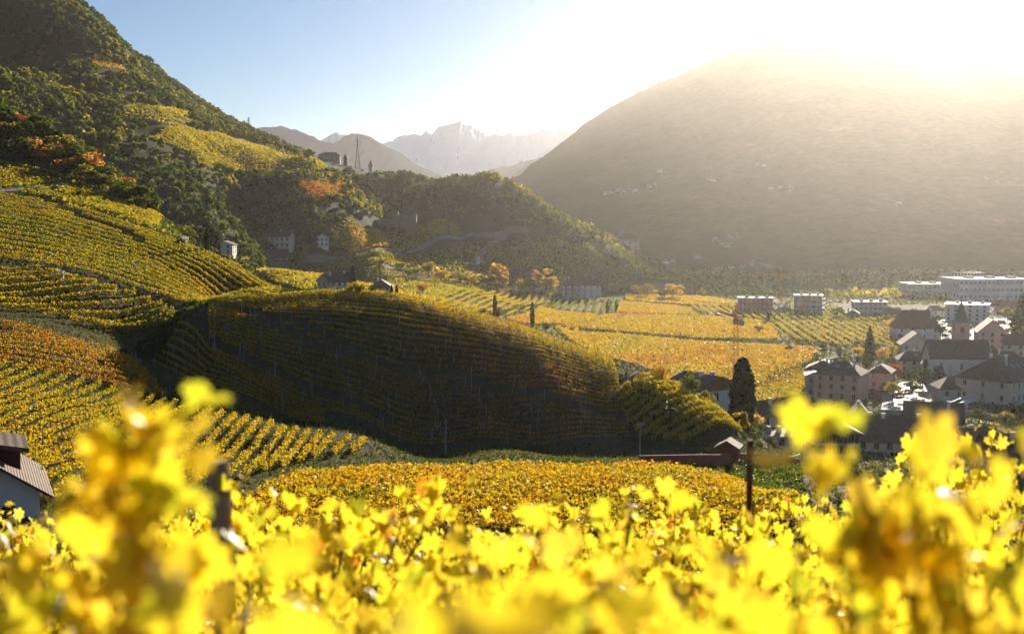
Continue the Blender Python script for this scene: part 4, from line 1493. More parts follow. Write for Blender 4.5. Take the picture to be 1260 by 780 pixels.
hpx("house", "yellow house with reddish roof at the picture edge", 1248, 588, 46, 26, 12, rise=22, roof='gable', ax='x', rot=-10, wall="render_yellow", roofm="roof_red", front=(3, 1), side=(2, 1), chim=1, ymin=170, over=.9)
hpx("house", "low reddish roof tucked beside the yellow house", 1206, 560, 50, 12, 10, rise=12, roof='gable', ax='x', rot=-6, wall="render_cream", roofm="roof_red", front=(3, 1), side=(1, 1), chim=1, Y=275)

# church
ch = hpx("church", "white church with long brown roof and green pointed tower", 1184, 464, 72, 24, 14, "church", rise=20, roof='gable', ax='x', rot=-6, wall="render_white", roofm="roof_brown", front=(0, 0), side=(0, 0), chim=0, ymin=250)
cs = ch.location[1] / FPX
tw = 18 * cs
tb = MB()
tx, ty, th_ = 14 * cs, 12.0, 62 * cs
facade(tb, (tx - tw / 2, ty - tw / 2, 0), (1, 0, 0), (0, -1, 0), tw, th_, [(tw / 2, th_ * .86, tw * .28, th_ * .11)], .4)
facade(tb, (tx + tw / 2, ty - tw / 2, 0), (0, 1, 0), (1, 0, 0), tw, th_, [(tw / 2, th_ * .86, tw * .28, th_ * .11)], .4)
facade(tb, (tx + tw / 2, ty + tw / 2, 0), (-1, 0, 0), (0, 1, 0), tw, th_, [], .4)
facade(tb, (tx - tw / 2, ty + tw / 2, 0), (0, -1, 0), (-1, 0, 0), tw, th_, [(tw / 2, th_ * .86, tw * .28, th_ * .11)], .4)
tb.box(tx - tw / 2 + .42, tx + tw / 2 - .42, ty - tw / 2 + .42, ty + tw / 2 - .42, .1, th_ - .05, 1)
tw_o = tb.build("tower", ["render_rose", "dark_wood"], ch)
sp = MB()
q = tw / 2 + .25
base4 = [(tx - q, ty - q, th_ + .003), (tx + q, ty - q, th_ + .003), (tx + q, ty + q, th_ + .003), (tx - q, ty + q, th_ + .003)]
mid4 = [(tx - q * .62, ty - q * .62, th_ + 5 * cs), (tx + q * .62, ty - q * .62, th_ + 5 * cs), (tx + q * .62, ty + q * .62, th_ + 5 * cs), (tx - q * .62, ty + q * .62, th_ + 5 * cs)]
sp.hexa(base4, mid4)
tipz = th_ + 30 * cs
for k in range(4):
    sp.poly([mid4[k], mid4[(k + 1) % 4], (tx, ty, tipz)])
sp.bar((tx, ty, tipz - .3), (tx, ty, tipz + 1.6), .07, 4)
sp.build("spire", "green_copper", tw_o)
for x in (-.32, 0.02, .36):
    wb = MB()
    wb.box(x * 72 * cs - .5, x * 72 * cs + .5, -7.06, -6.98, 2.6, 5.0)
    wb.poly([(x * 72 * cs - .5, -7.03, 5.0), (x * 72 * cs + .5, -7.03, 5.0), (x * 72 * cs, -7.03, 5.9)])
    wb.build("window", "glass", ch)
for x in (-.17, .19):
    bt = MB()
    bt.box(x * 72 * cs - .45, x * 72 * cs + .45, -7.7, -7.01, -2, 5.5)
    bt.build("buttress", "render_cream", ch)
hpx("chapel", "small cream belfry chapel at the end of the church", 1216, 462, 12, 18, 4, "chapel", rise=6, roof='hip', rl=.1, wall="render_cream", roofm="roof_red", front=(1, 1), side=(1, 1), chim=0, Y=452, win=(1.2, 2.4))
hpx("house", "pink gabled house beyond the church tower", 1226, 440, 34, 24, 16, rise=15, roof='gable', ax='y', rot=-14, wall="render_rose", roofm="roof_brown", front=(3, 3), side=(3, 3), chim=1, Y=560)
hpx("long_building", "long cream building with big hipped brown roof and row of skylights", 1250, 508, 100, 30, 20, "building", rise=26, roof='hip', rl=.55, rot=38, wall="render_cream", roofm="roof_brown", front=(8, 2), side=(3, 2), chim=2, sky=4, Y=400, over=.8)
hpx("villa", "large villa under a wide red brown roof beyond the church", 1132, 420, 54, 16, 15, "villa", rise=21, roof='hip', rl=.6, rot=-6, wall="render_white", roofm="roof_red", front=(4, 2), side=(3, 2), chim=2, Y=610)
hpx("house", "grey gabled house facing the striped vineyard", 1131, 437, 36, 16, 13, rise=14, roof='gable', ax='y', rot=-10, wall="render_grey", roofm="roof_brown", front=(3, 2), side=(3, 2), chim=1, Y=535)
hpx("house", "dark roofed cream house just before the grey gable", 1128, 452, 36, 14, 11, rise=10, roof='hip', rl=.45, rot=-10, wall="render_cream", roofm="roof_dark", front=(3, 2), side=(2, 2), chim=1, sky=1, Y=485)
hpx("low_house", "low hipped brown house on the square below the church", 1182, 500, 46, 14, 12, rise=13, roof='hip', rl=.4, rot=-4, wall="render_grey", roofm="roof_brown", front=(3, 1), side=(2, 1), chim=0, Y=408)
hpx("house", "cream house half hidden behind the long cream building", 1240, 470, 50, 18, 12, rise=12, roof='hip', rl=.5, rot=-6, wall="render_cream", roofm="roof_dark", front=(4, 2), side=(2, 2), chim=1, Y=470)


def block(label, px, py, wpx, hp, d, floors, rot, wall, roofm="roof_grey", Y=None, band="pale_trim", ymin=300, cols=6, win=(1.5, 1.5), short=1.0):
    p = hit(px, py, ymin)
    s = p[1] / FPX
    w, h = wpx * s, hp * s
    o = house("apartment_block", label, "apartment block", (p[0], p[1] + d / 2, p[2]), w, d, h, rot, ('flat',), wall, roofm, (cols, floors), (max(2, cols - 2), floors), .5, win, chim=0, group=None)
    for k in range(1, floors):
        mb = MB()
        z = h * k / floors
        mb.box(-w / 2 * short - .1, w / 2 + 1.5, -d / 2 - 1.6, -d / 2 - .002, z - .15, z + .05)
        mb.box(-w / 2 * short - .1, w / 2 + 1.5, -d / 2 - 1.6, -d / 2 - 1.52, z + .06, z + .95)
        mb.box(w / 2 + .002, w / 2 + 1.5, -d / 2 - .002, d / 2 - 1, z - .15, z + .05)
        mb.box(w / 2 + 1.42, w / 2 + 1.5, -d / 2 - .002, d / 2 - 1, z + .06, z + .95)
        mb.build("balcony", band, o)
    return o


block("white modern block with stepped terraces and flat roof", 1197, 396, 50, 21, 18, 4, -24, "render_white", "white_metal")
block("long pink apartment block under construction by the far crane", 932, 385, 42, 18, 16, 3, -8, "render_rose", cols=8, win=(1.1, 1.9), band="crane_orange")
block("orange red apartment block with gleaming roof between the two others", 998, 386, 34, 22, 16, 4, -14, "render_pink", cols=5, win=(2.0, 1.4), short=.1)
block("pale grey apartment block with many roof stacks", 1074, 389, 40, 17, 16, 3, -10, "render_grey", cols=7, win=(1.2, 1.7), short=-.2)
for lb, px, py, wpx, hp, d, wl, fr in [("long low white factory hall before the mountain foot", 1152, 366, 62, 16, 30, "render_white", (12, 2)), ("tall white factory block with bands of windows", 1225, 370, 90, 26, 40, "render_white", (16, 3)),
                                       ("pale office block rising behind the white factory", 1190, 350, 40, 14, 30, "render_grey", (10, 3))]:
    hpx("factory", lb, px, py, wpx, hp, d, "factory", roof='flat', wall=wl, roofm="roof_grey", front=fr, side=(6, 2), chim=0, win=(3.0, 2.2), ymin=500)

for lb, px, py, w_, h_, rm, wl in [("small red roofed house behind the striped vineyard", 1100, 395, 20, 9, "roof_red", "render_cream"), ("small brown roofed house between grey block and big villa", 1118, 401, 22, 9, "roof_brown", "render_white"),
                               ("small dark roofed house under the pale grey block", 1052, 393, 16, 7, "roof_dark", "render_cream"), ("low house with grey roof next to the white modern block", 1152, 390, 24, 8, "roof_grey", "render_white"),
                               ("small rose house in front of the tall factory", 1243, 386, 24, 9, "roof_red", "render_rose"), ("little farm roof between the two far blocks", 965, 387, 18, 6, "roof_brown", "render_grey"),
                               ("cream house squeezed beside the church garden", 1150, 462, 22, 14, "roof_brown", "render_cream"), ("brown hipped house at the edge beyond the chapel", 1262, 440, 40, 16, "roof_brown", "render_cream")]:
    hpx("house", lb, px, py, w_, h_, 10, rise=h_ * .7, roof=random.choice(['hip', 'gable']), ax='x', rl=.4, rot=random.uniform(-25, 15), wall=wl, roofm=rm, front=(3, 2 if h_ > 8 else 1), side=(2, 1), chim=1, ymin=300)

# ---- houses of the valley
hpx("apartment_house", "white apartment house with brown wooden balconies above the shaded plot", 715, 368, 47, 17, 14, rise=9, roof='hip', rl=.6, wall="render_white", roofm="roof_red", front=(6, 3), side=(3, 3), chim=3, rot=4, ymin=400,
    balcony=((3.6, -13.5, 0.5), (6.9, -13.5, 0.5)))
hpx("villa", "hazy cream villa with red roof behind the apartment house", 771, 349, 30, 11, 16, "villa", rise=9, roof='hip', rl=.4, wall="render_cream", roofm="roof_red", front=(4, 2), side=(3, 2), chim=2, Y=1150)
hpx("farmhouse", "white farmhouse with brown roof beside the cypress", 411, 357, 34, 15, 11, "farmhouse", rise=9, roof='gable', ax='x', rot=38, wall="render_white", roofm="roof_brown", front=(4, 2), side=(3, 2), chim=2, Y=505)
hpx("cottage", "brown roofed cottage among hedges next to the white farmhouse", 468, 358, 26, 8, 10, rise=9, roof='hip', rl=.35, wall="render_cream", roofm="roof_brown", front=(3, 1), side=(2, 1), chim=1, Y=505)
hpx("manor", "shaded farm manor with rows of small windows under the hillside", 339, 306, 38, 15, 12, "farmhouse", rise=7, roof='gable', ax='x', rot=-6, wall="render_cream", roofm="roof_brown", front=(6, 2), side=(3, 2), chim=1, ymin=500)
hpx("farmhouse", "stone farm building with porch below the shaded manor", 333, 327, 38, 11, 12, "farmhouse", rise=9, roof='gable', ax='x', rot=10, wall="stone_wall", roofm="roof_brown", front=(4, 1), side=(2, 1), chim=1, ymin=500)
hpx("annex", "white gabled annex right of the two cypresses in the shade", 394, 304, 16, 11, 12, "house", rise=5, roof='gable', ax='y', rot=12, wall="render_white", roofm="roof_brown", front=(3, 2), side=(2, 2), chim=0, ymin=500)
hpx("farmhouse", "half hidden white house behind two dark cypresses", 275, 314, 22, 13, 10, "house", rise=4, roof='gable', ax='y', rot=0, wall="render_white", roofm="roof_brown", front=(2, 2), side=(2, 2), chim=0, ymin=500)
hpx("hillside_hut", "tiny white house in the wood high on the mountain", 58, 117, 13, 4, 7, "house", rise=2, roof='gable', ax='x', wall="render_white", roofm="roof_grey", front=(3, 1), side=(2, 1), chim=0, ymin=480)
hpx("hillside_hut", "tiny pale house at the picture edge high in the wood", 6, 107, 11, 3, 7, "house", rise=2, roof='gable', ax='x', wall="render_white", roofm="roof_grey", front=(2, 1), side=(2, 1), chim=0, ymin=480)
hpx("stone_house", "pale stone house on the crest with sloping lean-to", 58, 186, 20, 8, 8, "house", rise=3, roof='gable', ax='x', wall="render_cream", roofm="roof_grey", front=(3, 1), side=(2, 1), chim=0, ymin=250)
# castle and church on the skyline
hpx("castle", "old castle block with tower on the skyline", 405, 207, 26, 8, 12, "castle", rise=4, roof='hip', rl=.5, wall="stone_wall", roofm="roof_brown", front=(4, 2), side=(2, 2), chim=0, Y=1245)
hpx("castle_tower", "little pointed tower at the end of the castle", 425, 206, 5, 9, 4, "tower", rise=6, roof='hip', rl=.02, wall="stone_wall", roofm="roof_dark", front=(1, 2), side=(1, 2), chim=0, Y=1238)
hpx("hill_church", "white church steeple standing alone on the ridge skyline", 456, 214, 5, 12, 4, "church", rise=7, roof='hip', rl=.02, wall="render_cream", roofm="roof_red", front=(1, 3), side=(1, 3), chim=0, Y=1222)
hpx("hill_house", "low white house on the ridge beneath the steeple", 478, 218, 12, 4, 8, "house", rise=3, roof='gable', ax='x', wall="render_white", roofm="roof_brown", front=(3, 1), side=(2, 1), chim=0, Y=1205)
# concrete gallery on pillars
g = hit(470, 279, 600)
gs = g[1] / FPX
go = empty("gallery", (g[0], g[1], g[2]))
tag(go, "long dull concrete gallery on pillars across the shaded slope", "gallery")
gb = MB()
gb.hexa([(-40 * gs, 0, 5 * gs), (42 * gs, 0, 5 * gs), (42 * gs, 9, 5 * gs), (-40 * gs, 9, 5 * gs)], [(-40 * gs, 0, 7 * gs), (42 * gs, 0, 10 * gs), (42 * gs, 9, 10 * gs), (-40 * gs, 9, 7 * gs)])
gb.build("deck", "shade_toned_concrete", go)
for x0, x1, z0, z1 in ((20, 42, 10.05, 15), (8, 19.5, 10.05, 18), (-50, -22, 7.05, 10)):
    gb = MB()
    gb.box(x0 * gs, x1 * gs, 2, 9, z0 * gs, z1 * gs)
    gb.build("upper_wall", "shade_toned_concrete", go)
for k in range(7):
    gb = MB()
    x = (-14 + k * 7) * gs
    gb.box(x, x + (5 if k == 1 else 1.5) * gs, .3, 2.2, -8, 5 * gs - .003)
    gb.build("pillar", "shade_toned_concrete", go)
gb = MB()
gb.box(-40 * gs, 42 * gs, 7.5, 8.9, -8, 5 * gs - .003)
gb.build("back_wall", "stone_wall", go)

# ---- hamlets on the great mountain
from mathutils.bvhtree import BVHTree
_mo = bpy.data.objects["wooded_mountain"]
bvh = BVHTree.FromPolygons([v.co[:] for v in _mo.data.vertices], [p.vertices[:] for p in _mo.data.polygons])


def mhit(px, py):
    a, s = ray(px, py)
    h = bvh.ray_cast(Vector((0, 0, HC)), Vector((a, 1, s)).normalized())
    return h[0]


spots = [(745, 240), (753, 238), (760, 236), (768, 237), (775, 233), (782, 236), (800, 231), (806, 229), (812, 212), (873, 222), (878, 223), (932, 204), (940, 205), (950, 232), (962, 231), (975, 234), (1100, 252), (1106, 250),
         (880, 296), (888, 301), (895, 304), (900, 293), (905, 291), (858, 318), (820, 324), (828, 322), (870, 337), (915, 328), (925, 326), (935, 324), (945, 328), (900, 330), (885, 332), (1030, 340), (1060, 342), (1085, 342)]
LBH = {0: "tiny pale house of the high hamlet on the hazy mountain", 1: "lone pale house on the hazy mountain slope", 2: "small white house at the foot of the hazy mountain"}
for i, (px, py) in enumerate(spots):
    h = mhit(px, py)
    if h is None or h.z < 1:
        q = hit(px, py, 400)
        h = Vector(q)
    s = h.y / FPX
    wpx = random.uniform(4.5, 8)
    k = 0 if i < 8 else 1 if i < 18 else 2
    house("mountain_house", LBH[k], "house", (h.x, h.y, h.z), wpx * s, 3.5 * s, 2.4 * s, random.uniform(-25, 25), ('gable', 'x', 1.6 * s), "render_white", random.choice(["roof_grey", "zinc", "roof_red"]), (0, 0), (0, 0), .3 * s, chim=0,
          group="houses scattered over the hazy mountain", plinth=9)

# ---- the house at the lower left corner
q = P(20, 640, 42)
lz = float(gz(q[0], q[1]))
o = empty("farmhouse", (P(2, 640, 75)[0], 75, P(20, 640, 75)[2]), R(24))
tag(o, "white plank walled house with brown tiled roof and dormer", "house")
u = 75 / FPX
mb = MB()
Wl, Hl = 46 * u, 58 * u
facade(mb, (-90 * u, 0, -3), (1, 0, 0), (0, -1, 0), 135 * u, 3 + 34 * u, [(98 * u, 3 + 6 * u, 15 * u, 22 * u)], .15)
facade(mb, (45 * u, 0, -3), (0, 1, 0), (1, 0, 0), 9.0, 3 + 34 * u, [], .15)
facade(mb, (-90 * u, 9, -3), (0, -1, 0), (-1, 0, 0), 9.0, 3 + 34 * u, [], .15)
facade(mb, (45 * u, 9, -3), (-1, 0, 0), (0, 1, 0), 135 * u, 3 + 34 * u, [], .15)
for k in range(7):
    mb.box(-90 * u, 45 * u, -.03, -.002, -.4 + k * .33 - .02, -.4 + k * .33 + .02)
mb.poly([(-90 * u, 0, 34 * u), (45 * u, 0, 34 * u), (-22 * u, 0, 80 * u)])
mb.poly([(45 * u, 9, 34 * u), (-90 * u, 9, 34 * u), (-22 * u, 9, 80 * u)])
mb.build("wall", "render_white", o)
wb = window_mesh(15 * u, 22 * u, "dark_wood")
wo2 = bpy.data.objects.new("window", wb)
wo2.parent = o
wo2.location = (8 * u, .11, 6 * u)
COL.objects.link(wo2)
rb = MB()
sl_ = 46.0 / 67.0
lo = [(-22 * u, -.7, 80.5 * u), (62 * u, -.7, (80.5 - 84 * sl_) * u), (62 * u, 9.7, (80.5 - 84 * sl_) * u), (-22 * u, 9.7, 80.5 * u)]
rb.hexa(lo, [(x, y, z + .2) for x, y, z in lo])
lo = [(-106 * u, -.7, (80.5 - 84 * sl_) * u), (-22 * u, -.7, 80.5 * u), (-22 * u, 9.7, 80.5 * u), (-106 * u, 9.7, (80.5 - 84 * sl_) * u)]
rb.hexa(lo, [(x, y, z + .2) for x, y, z in lo])
ro = rb.build("roof", "roof_brown", o)
db = MB()
db.box(-14 * u, 26 * u, 2.6, 6.4, 50 * u, 78 * u)
dm = db.build("dormer", "dark_wood", ro)
db = MB()
lo = [(-22 * u, 1.8, 88 * u), (36 * u, 1.8, 76 * u), (36 * u, 7.2, 76 * u), (-22 * u, 7.2, 88 * u)]
db.hexa(lo, [(x, y, z + .3) for x, y, z in lo])
db.build("dormer_roof", "roof_brown", dm)

# ====================================================================== ROADS, WALLS, FENCES
def strip(name, pts, w, mat, label=None, zo=0.12, ymin=150, kind="structure", n=120):
    ln = resample(S(*pts, ymin=ymin), n)
    ln[1:-1] = (ln[:-2] + 2 * ln[1:-1] + ln[2:]) / 4
    d = np.gradient(ln, axis=0)
    d /= np.linalg.norm(d, axis=1)[:, None] + 1e-9
    nn = np.stack([-d[:, 1], d[:, 0]], -1)
    cols = []
    for f in (-.5, -.17, .17, .5):
        q = ln + nn * w * f
        cols.append(np.column_stack([q, gz(q[:, 0], q[:, 1]) + zo]))
    v = np.stack(cols, 1)
    f = grid_faces(n, 4)
    o = np_mesh(name, v.reshape(-1, 3), f, np.full(len(f), 4), mat, smooth=True)
    tag(o, label, None, None, kind)


strip("road", [(370, 320), (430, 318), (480, 308), (530, 299), (575, 292), (620, 287), (650, 284)], 5, "track_gravel", zo=.5, ymin=500)
strip("road", [(470, 328), (540, 326), (600, 326), (640, 331), (660, 336)], 6, "asphalt", zo=.5, ymin=500)
strip("road", [(582, 326), (592, 312), (606, 300), (622, 292)], 4, "track_gravel", zo=.5, ymin=500)
strip("road", [(620, 309), (650, 304), (690, 303)], 4, "track_gravel", zo=.5, ymin=500)
strip("track", [(-10, 236), (30, 233), (62, 231), (80, 226)], 3.2, "track_gravel", zo=.25, ymin=120)
strip("track", [(60, 231), (100, 226), (118, 232)], 2.6, "track_gravel", zo=.25, ymin=120)
strip("road", [(1000, 560), (1060, 556), (1130, 548), (1200, 540), (1290, 535)], 6, "asphalt", zo=.06, ymin=150)
strip("road", [(1200, 520), (1190, 500), (1172, 470), (1160, 445), (1168, 420), (1180, 402), (1210, 396), (1290, 394)], 9, "asphalt", zo=.05, ymin=150)
strip("road", [(900, 387), (960, 389), (1040, 391), (1110, 394), (1180, 402)], 6, "asphalt", zo=.05, ymin=150)

# flat paved ground of the village and the shining square
def sheet(name, pts, mat, z, ymin=200):
    poly = S(*pts, ymin=ymin)
    mb = MB()
    mb.poly([(p[0], p[1], z) for p in poly][::-1])
    o = mb.build(name, mat)
    me = o.data
    tag(o, kind="structure")


sheet("pavement", [(1084, 506), (1186, 506), (1150, 470), (1110, 470), (1086, 482)], "paving", 0.16)
sheet("pavement", [(1130, 425), (1250, 425), (1250, 392), (1160, 392)], "paving", 0.10)


def wall_run(name, label, cat, pts, h, th, mat, ymin=150, cap=None, group=None, zo=-1.0, line=None, level=False):
    ln = resample(line if line is not None else S(*pts, ymin=ymin), 40)
    d = np.gradient(ln, axis=0)
    d /= np.linalg.norm(d, axis=1)[:, None] + 1e-9
    nn = np.stack([-d[:, 1], d[:, 0]], -1) * th / 2
    z = gz(ln[:, 0], ln[:, 1])
    if level:
        zp = np.pad(z, 9, mode='edge')
        z = np.convolve(zp, np.ones(19) / 19, 'valid')
    mb = MB()
    for i in range(len(ln) - 1):
        a, b_ = ln[i], ln[i + 1]
        q = [a - nn[i], b_ - nn[i + 1], b_ + nn[i + 1], a + nn[i]]
        zz = [z[i], z[i + 1], z[i + 1], z[i]]
        mb.hexa([(p[0], p[1], k + zo) for p, k in zip(q, zz)], [(p[0], p[1], k + h) for p, k in zip(q, zz)])
    o = mb.build(name, mat)
    tag(o, label, cat, group)
    return o


wall_run("garden_fence", "long rust red board fence behind the golden terrace", "fence", None, 1.45, .15, "red_wood", line=[P(786, 571, 128)[:2], P(830, 572, 131)[:2], P(880, 572, 136)[:2], P(930, 571, 150)[:2], P(984, 569, 180)[:2]], level=True, zo=-2.5)
wall_run("retaining_wall", "grey retaining wall along the shining square", "wall", [(1080, 510), (1120, 511), (1190, 511), (1240, 520)], 1.6, .4, "concrete", ymin=200)
wall_run("stone_wall", "dry stone wall climbing beside the sunlit vine shoulder", "wall", [(748, 494), (760, 482), (772, 470), (784, 462)], .5, .35, "stone_wall", ymin=100)
wall_run("stone_wall", "low sunlit stone wall at the corner of the yellow terrace above the ravine", "wall", [(226, 304), (238, 303), (245, 306)], 1.6, .7, "stone_wall", ymin=100)
# square railing
rl_ = resample(S((1082, 509), (1190, 509), ymin=200), 26)
rb = MB()
for i, p in enumerate(rl_):
    z = float(gz(*p))
    rb.bar((p[0], p[1], z), (p[0], p[1], z + 2.7), .06, 5)
    if i:
        for zz in (1.9, 2.3, 2.7):
            rb.bar((*pp, pz + zz), (p[0], p[1], z + zz), .045, 4)
    pp, pz = (p[0], p[1]), z
ro_ = rb.build("railing", "white_metal")
tag(ro_, "white metal railing along the edge of the shining square", "railing")
# stair ramp by the square
st = hit(1178, 505, 200)
so = empty("ramp", st, R(-60))
tag(so, "pale covered stair ramp descending from the square", "stairs")
mb = MB()
mb.hexa([(-1.6, -7, .1), (1.6, -7, .1), (1.6, 7, 3.0), (-1.6, 7, 3.0)], [(-1.6, -7, .4), (1.6, -7, .4), (1.6, 7, 3.3), (-1.6, 7, 3.3)])
mb.build("deck", "pale_trim", so)
for sx in (-1.6, 1.6):
    mb = MB()
    mb.hexa([(sx - .06, -7, 1.3), (sx + .06, -7, 1.3), (sx + .06, 7, 4.2), (sx - .06, 7, 4.2)], [(sx - .06, -7, 1.42), (sx + .06, -7, 1.42), (sx + .06, 7, 4.32), (sx - .06, 7, 4.32)])
    for k in range(8):
        y = -7 + k * 2
        zb = .4 + (y + 7) / 14 * 2.9
        mb.bar((sx, y, zb), (sx, y, zb + .95), .05, 4)
    mb.build("handrail", "white_metal", so)
# garden shed
q_ = P(899, 566, 141)
s_ = np.array([q_[0], 141.0, float(gz(q_[0], 141.0))])
house("garden_shed", "small red brown garden shed with lean-to roof", "shed", (s_[0], s_[1] + 1.5, s_[2]), 2.4, 2.2, 2.2, -20, ('gable', 'y', .7), "red_wood", "roof_dark", (1, 1), (1, 1), .3, (.5, .6), chim=0)
# terrace pergola of the low white house
# cars
CAR = {}


def car(loc, rot, paint, label, group=None):
    if not CAR:
        mb = MB()
        L, W2 = 2.1, .86
        prof = [(-L, .35), (-L, .75), (-1.55, .92), (-.95, .98), (-.45, 1.42), (.85, 1.45), (1.65, .98), (L, .85), (L, .35)]
        for i in range(len(prof) - 1):
            (a, c), (a2, c2) = prof[i], prof[i + 1]
            i0 = .14 if c > 1.2 else 0
            i1 = .14 if c2 > 1.2 else 0
            mb.poly([(a, -W2 + i0, c), (a2, -W2 + i1, c2), (a2, W2 - i1, c2), (a, W2 - i0, c)][::-1])
        for s in (-1, 1):
            mb.poly([(x, s * (W2 - (.14 if z > 1.2 else 0)), z) for x, z in (prof if s > 0 else prof[::-1])])
        mb.poly([(-L, -W2, .35), (-L, W2, .35), (L, W2, .35), (L, -W2, .35)])
        o = mb.build("body", "white_metal")
        CAR['body'] = o.data
        bpy.data.objects.remove(o)
        mb = MB()
        for s in (-1, 1):
            mb.poly([(-.8, s * (W2 + .004), 1.0), (1.4, s * (W2 + .004), 1.02), (.8, s * (W2 - .11), 1.38), (-.4, s * (W2 - .11), 1.36)][::s])
        mb.poly([(-.93, -.7, 1.01), (-.49, -.62, 1.40), (-.49, .62, 1.40), (-.93, .7, 1.01)])
        mb.poly([(1.60, -.7, 1.03), (.90, -.62, 1.43), (.90, .62, 1.43), (1.60, .7, 1.03)][::-1])
        mb2 = [(x - (.03 if x < 0 else -.03), y, z + .02) for x, y, z in mb.v[8:]]
        mb.v[8:] = mb2
        o = mb.build("windscreen", "glass")
        CAR['glass'] = o.data
        bpy.data.objects.remove(o)
        mb = MB()
        mb.bar((0, -.1, 0), (0, .1, 0), .32, 10)
        o = mb.build("wheel", "rusty_iron")
        o.data.materials[0] = MATS["tyre"]
        CAR['wheel'] = o.data
        bpy.data.objects.remove(o)
    o = empty("parked_car", loc, R(rot))
    tag(o, label, "car", group)
    if paint not in CAR:
        me = CAR['body'].copy()
        me.materials[0] = MATS[paint]
        CAR[paint] = me
    for nm, me, l in [("body", CAR[paint], (0, 0, 0)), ("windscreen", CAR['glass'], (0, 0, 0))] + [("wheel", CAR['wheel'], (x, y, .32)) for x in (-1.3, 1.3) for y in (-.8, .8)]:
        c = bpy.data.objects.new(nm, me)
        c.parent = o
        c.location = l
        COL.objects.link(c)


plain("tyre", (0.02, 0.02, 0.02), 0.8)
for nm, c in (("paint_white", (.7, .7, .7)), ("paint_grey", (.25, .26, .28)), ("paint_dark", (.03, .035, .05)), ("paint_red", (.3, .03, .03)), ("paint_blue", (.05, .1, .25))):
    plain(nm, c, 0.18, 0.02, spec=0.7)
cars = [(1150, 398, "paint_white"), (1156, 401, "paint_grey"), (1162, 398, "paint_dark"), (1168, 401, "paint_white"), (1175, 404, "paint_grey"), (1182, 400, "paint_white"), (1190, 405, "paint_dark"), (1164, 408, "paint_white"), (1171, 411, "paint_grey"),
        (1166, 419, "paint_white"), (1172, 426, "paint_blue"), (1158, 424, "paint_grey"), (1205, 401, "paint_white"), (1215, 404, "paint_grey"), (1140, 470, "paint_white"), (1148, 474, "paint_grey"), (1106, 488, "paint_dark"), (1116, 483, "paint_white"), (1162, 488, "paint_grey"),
        (1212, 512, "paint_white"), (1195, 404, "paint_red")]
LBC = {"paint_white": "white car in the village streets around the church", "paint_grey": "silver grey car in the village streets around the church", "paint_dark": "dark car in the village streets around the church", "paint_red": "red car parked below the white modern block", "paint_blue": "blue car on the road beside the church tower"}
for px, py, pt in cars:
    p = hit(px, py, 200)
    car((p[0], p[1], p[2] + .18), random.choice([20, 30, 100, 110, 200]), pt, LBC[pt], "cars in the village streets")
p = hit(576, 326, 600)
car((p[0], p[1], p[2] + .6), 10, "paint_white", "white van like car alone on the far valley road")


# ====================================================================== CRANES, PYLONS, POLES
def lattice(mb, a, b_, w, n, r=.07):
    a, b_ = Vector(a), Vector(b_)
    d = (b_ - a).normalized()
    up = Vector((0, 0, 1)) if abs(d.z) < .9 else Vector((1, 0, 0))
    u = d.cross(up).normalized() * w / 2
    v = d.cross(u).normalized() * w / 2
    cs_ = [u + v, u - v, -u - v, -u + v]
    for c in cs_:
        mb.bar(a + c, b_ + c, r * 1.4, 4)
    for i in range(n):
        p = a.lerp(b_, i / n)
        q_ = a.lerp(b_, (i + 1) / n)
        for k in range(4):
            c, c2 = cs_[k], cs_[(k + 1) % 4]
            mb.bar(p + c, q_ + c2, r, 3)
            mb.bar(p + c, p + c2, r, 3)


def crane(px, py, hpx_, rot, jib, label, Y=None):
    p = hit(px, py, 300)
    H = hpx_ * p[1] / FPX
    o = empty("tower_crane", p, R(rot))
    tag(o, label, "crane")
    mb = MB()
    lattice(mb, (0, 0, 0), (0, 0, H * .9), 1.6, int(H / 2.4), .055)
    mb.build("mast", "crane_orange", o)
    mb = MB()
    mb.box(-.9, .9, -1.6, .9, H * .9 + .01, H * .9 + 2.4)
    mb.build("cab", "crane_orange", o)
    mb = MB()
    z = H * .9 + 2.6
    lattice(mb, (1.0, 0, z), (jib, 0, z + .5), 1.1, int(jib / 2), .07)
    lattice(mb, (0, 0, z - .2), (0, 0, z + 5), .9, 3, .07)
    mb.bar((0, 0, z + 5), (jib * .7, 0, z + .9), .05, 4)
    mb.bar((0, 0, z + 5), (-jib * .28, 0, z + .4), .05, 4)
    mb.build("jib", "crane_orange", o)
    mb = MB()
    lattice(mb, (-1.0, 0, z), (-jib * .3, 0, z), 1.1, 5, .07)
    mb.build("counter_jib", "crane_orange", o)
    mb = MB()
    mb.box(-jib * .3, -jib * .22, -.8, .8, z - 2.4, z - .6)
    mb.build("counterweight", "concrete", o)
    mb = MB()
    mb.bar((jib * .6, 0, z), (jib * .6, 0, z - 6), .03, 3)
    mb.box(jib * .6 - .3, jib * .6 + .3, -.3, .3, z - 7, z - 6)
    mb.build("hook", "steel_grey", o)


crane(905, 458, 66, 97, 26, "orange tower crane seen end on above the great vineyard")
crane(960, 385, 45, 183, 22, "hazy orange tower crane with jib pointing over the far blocks")


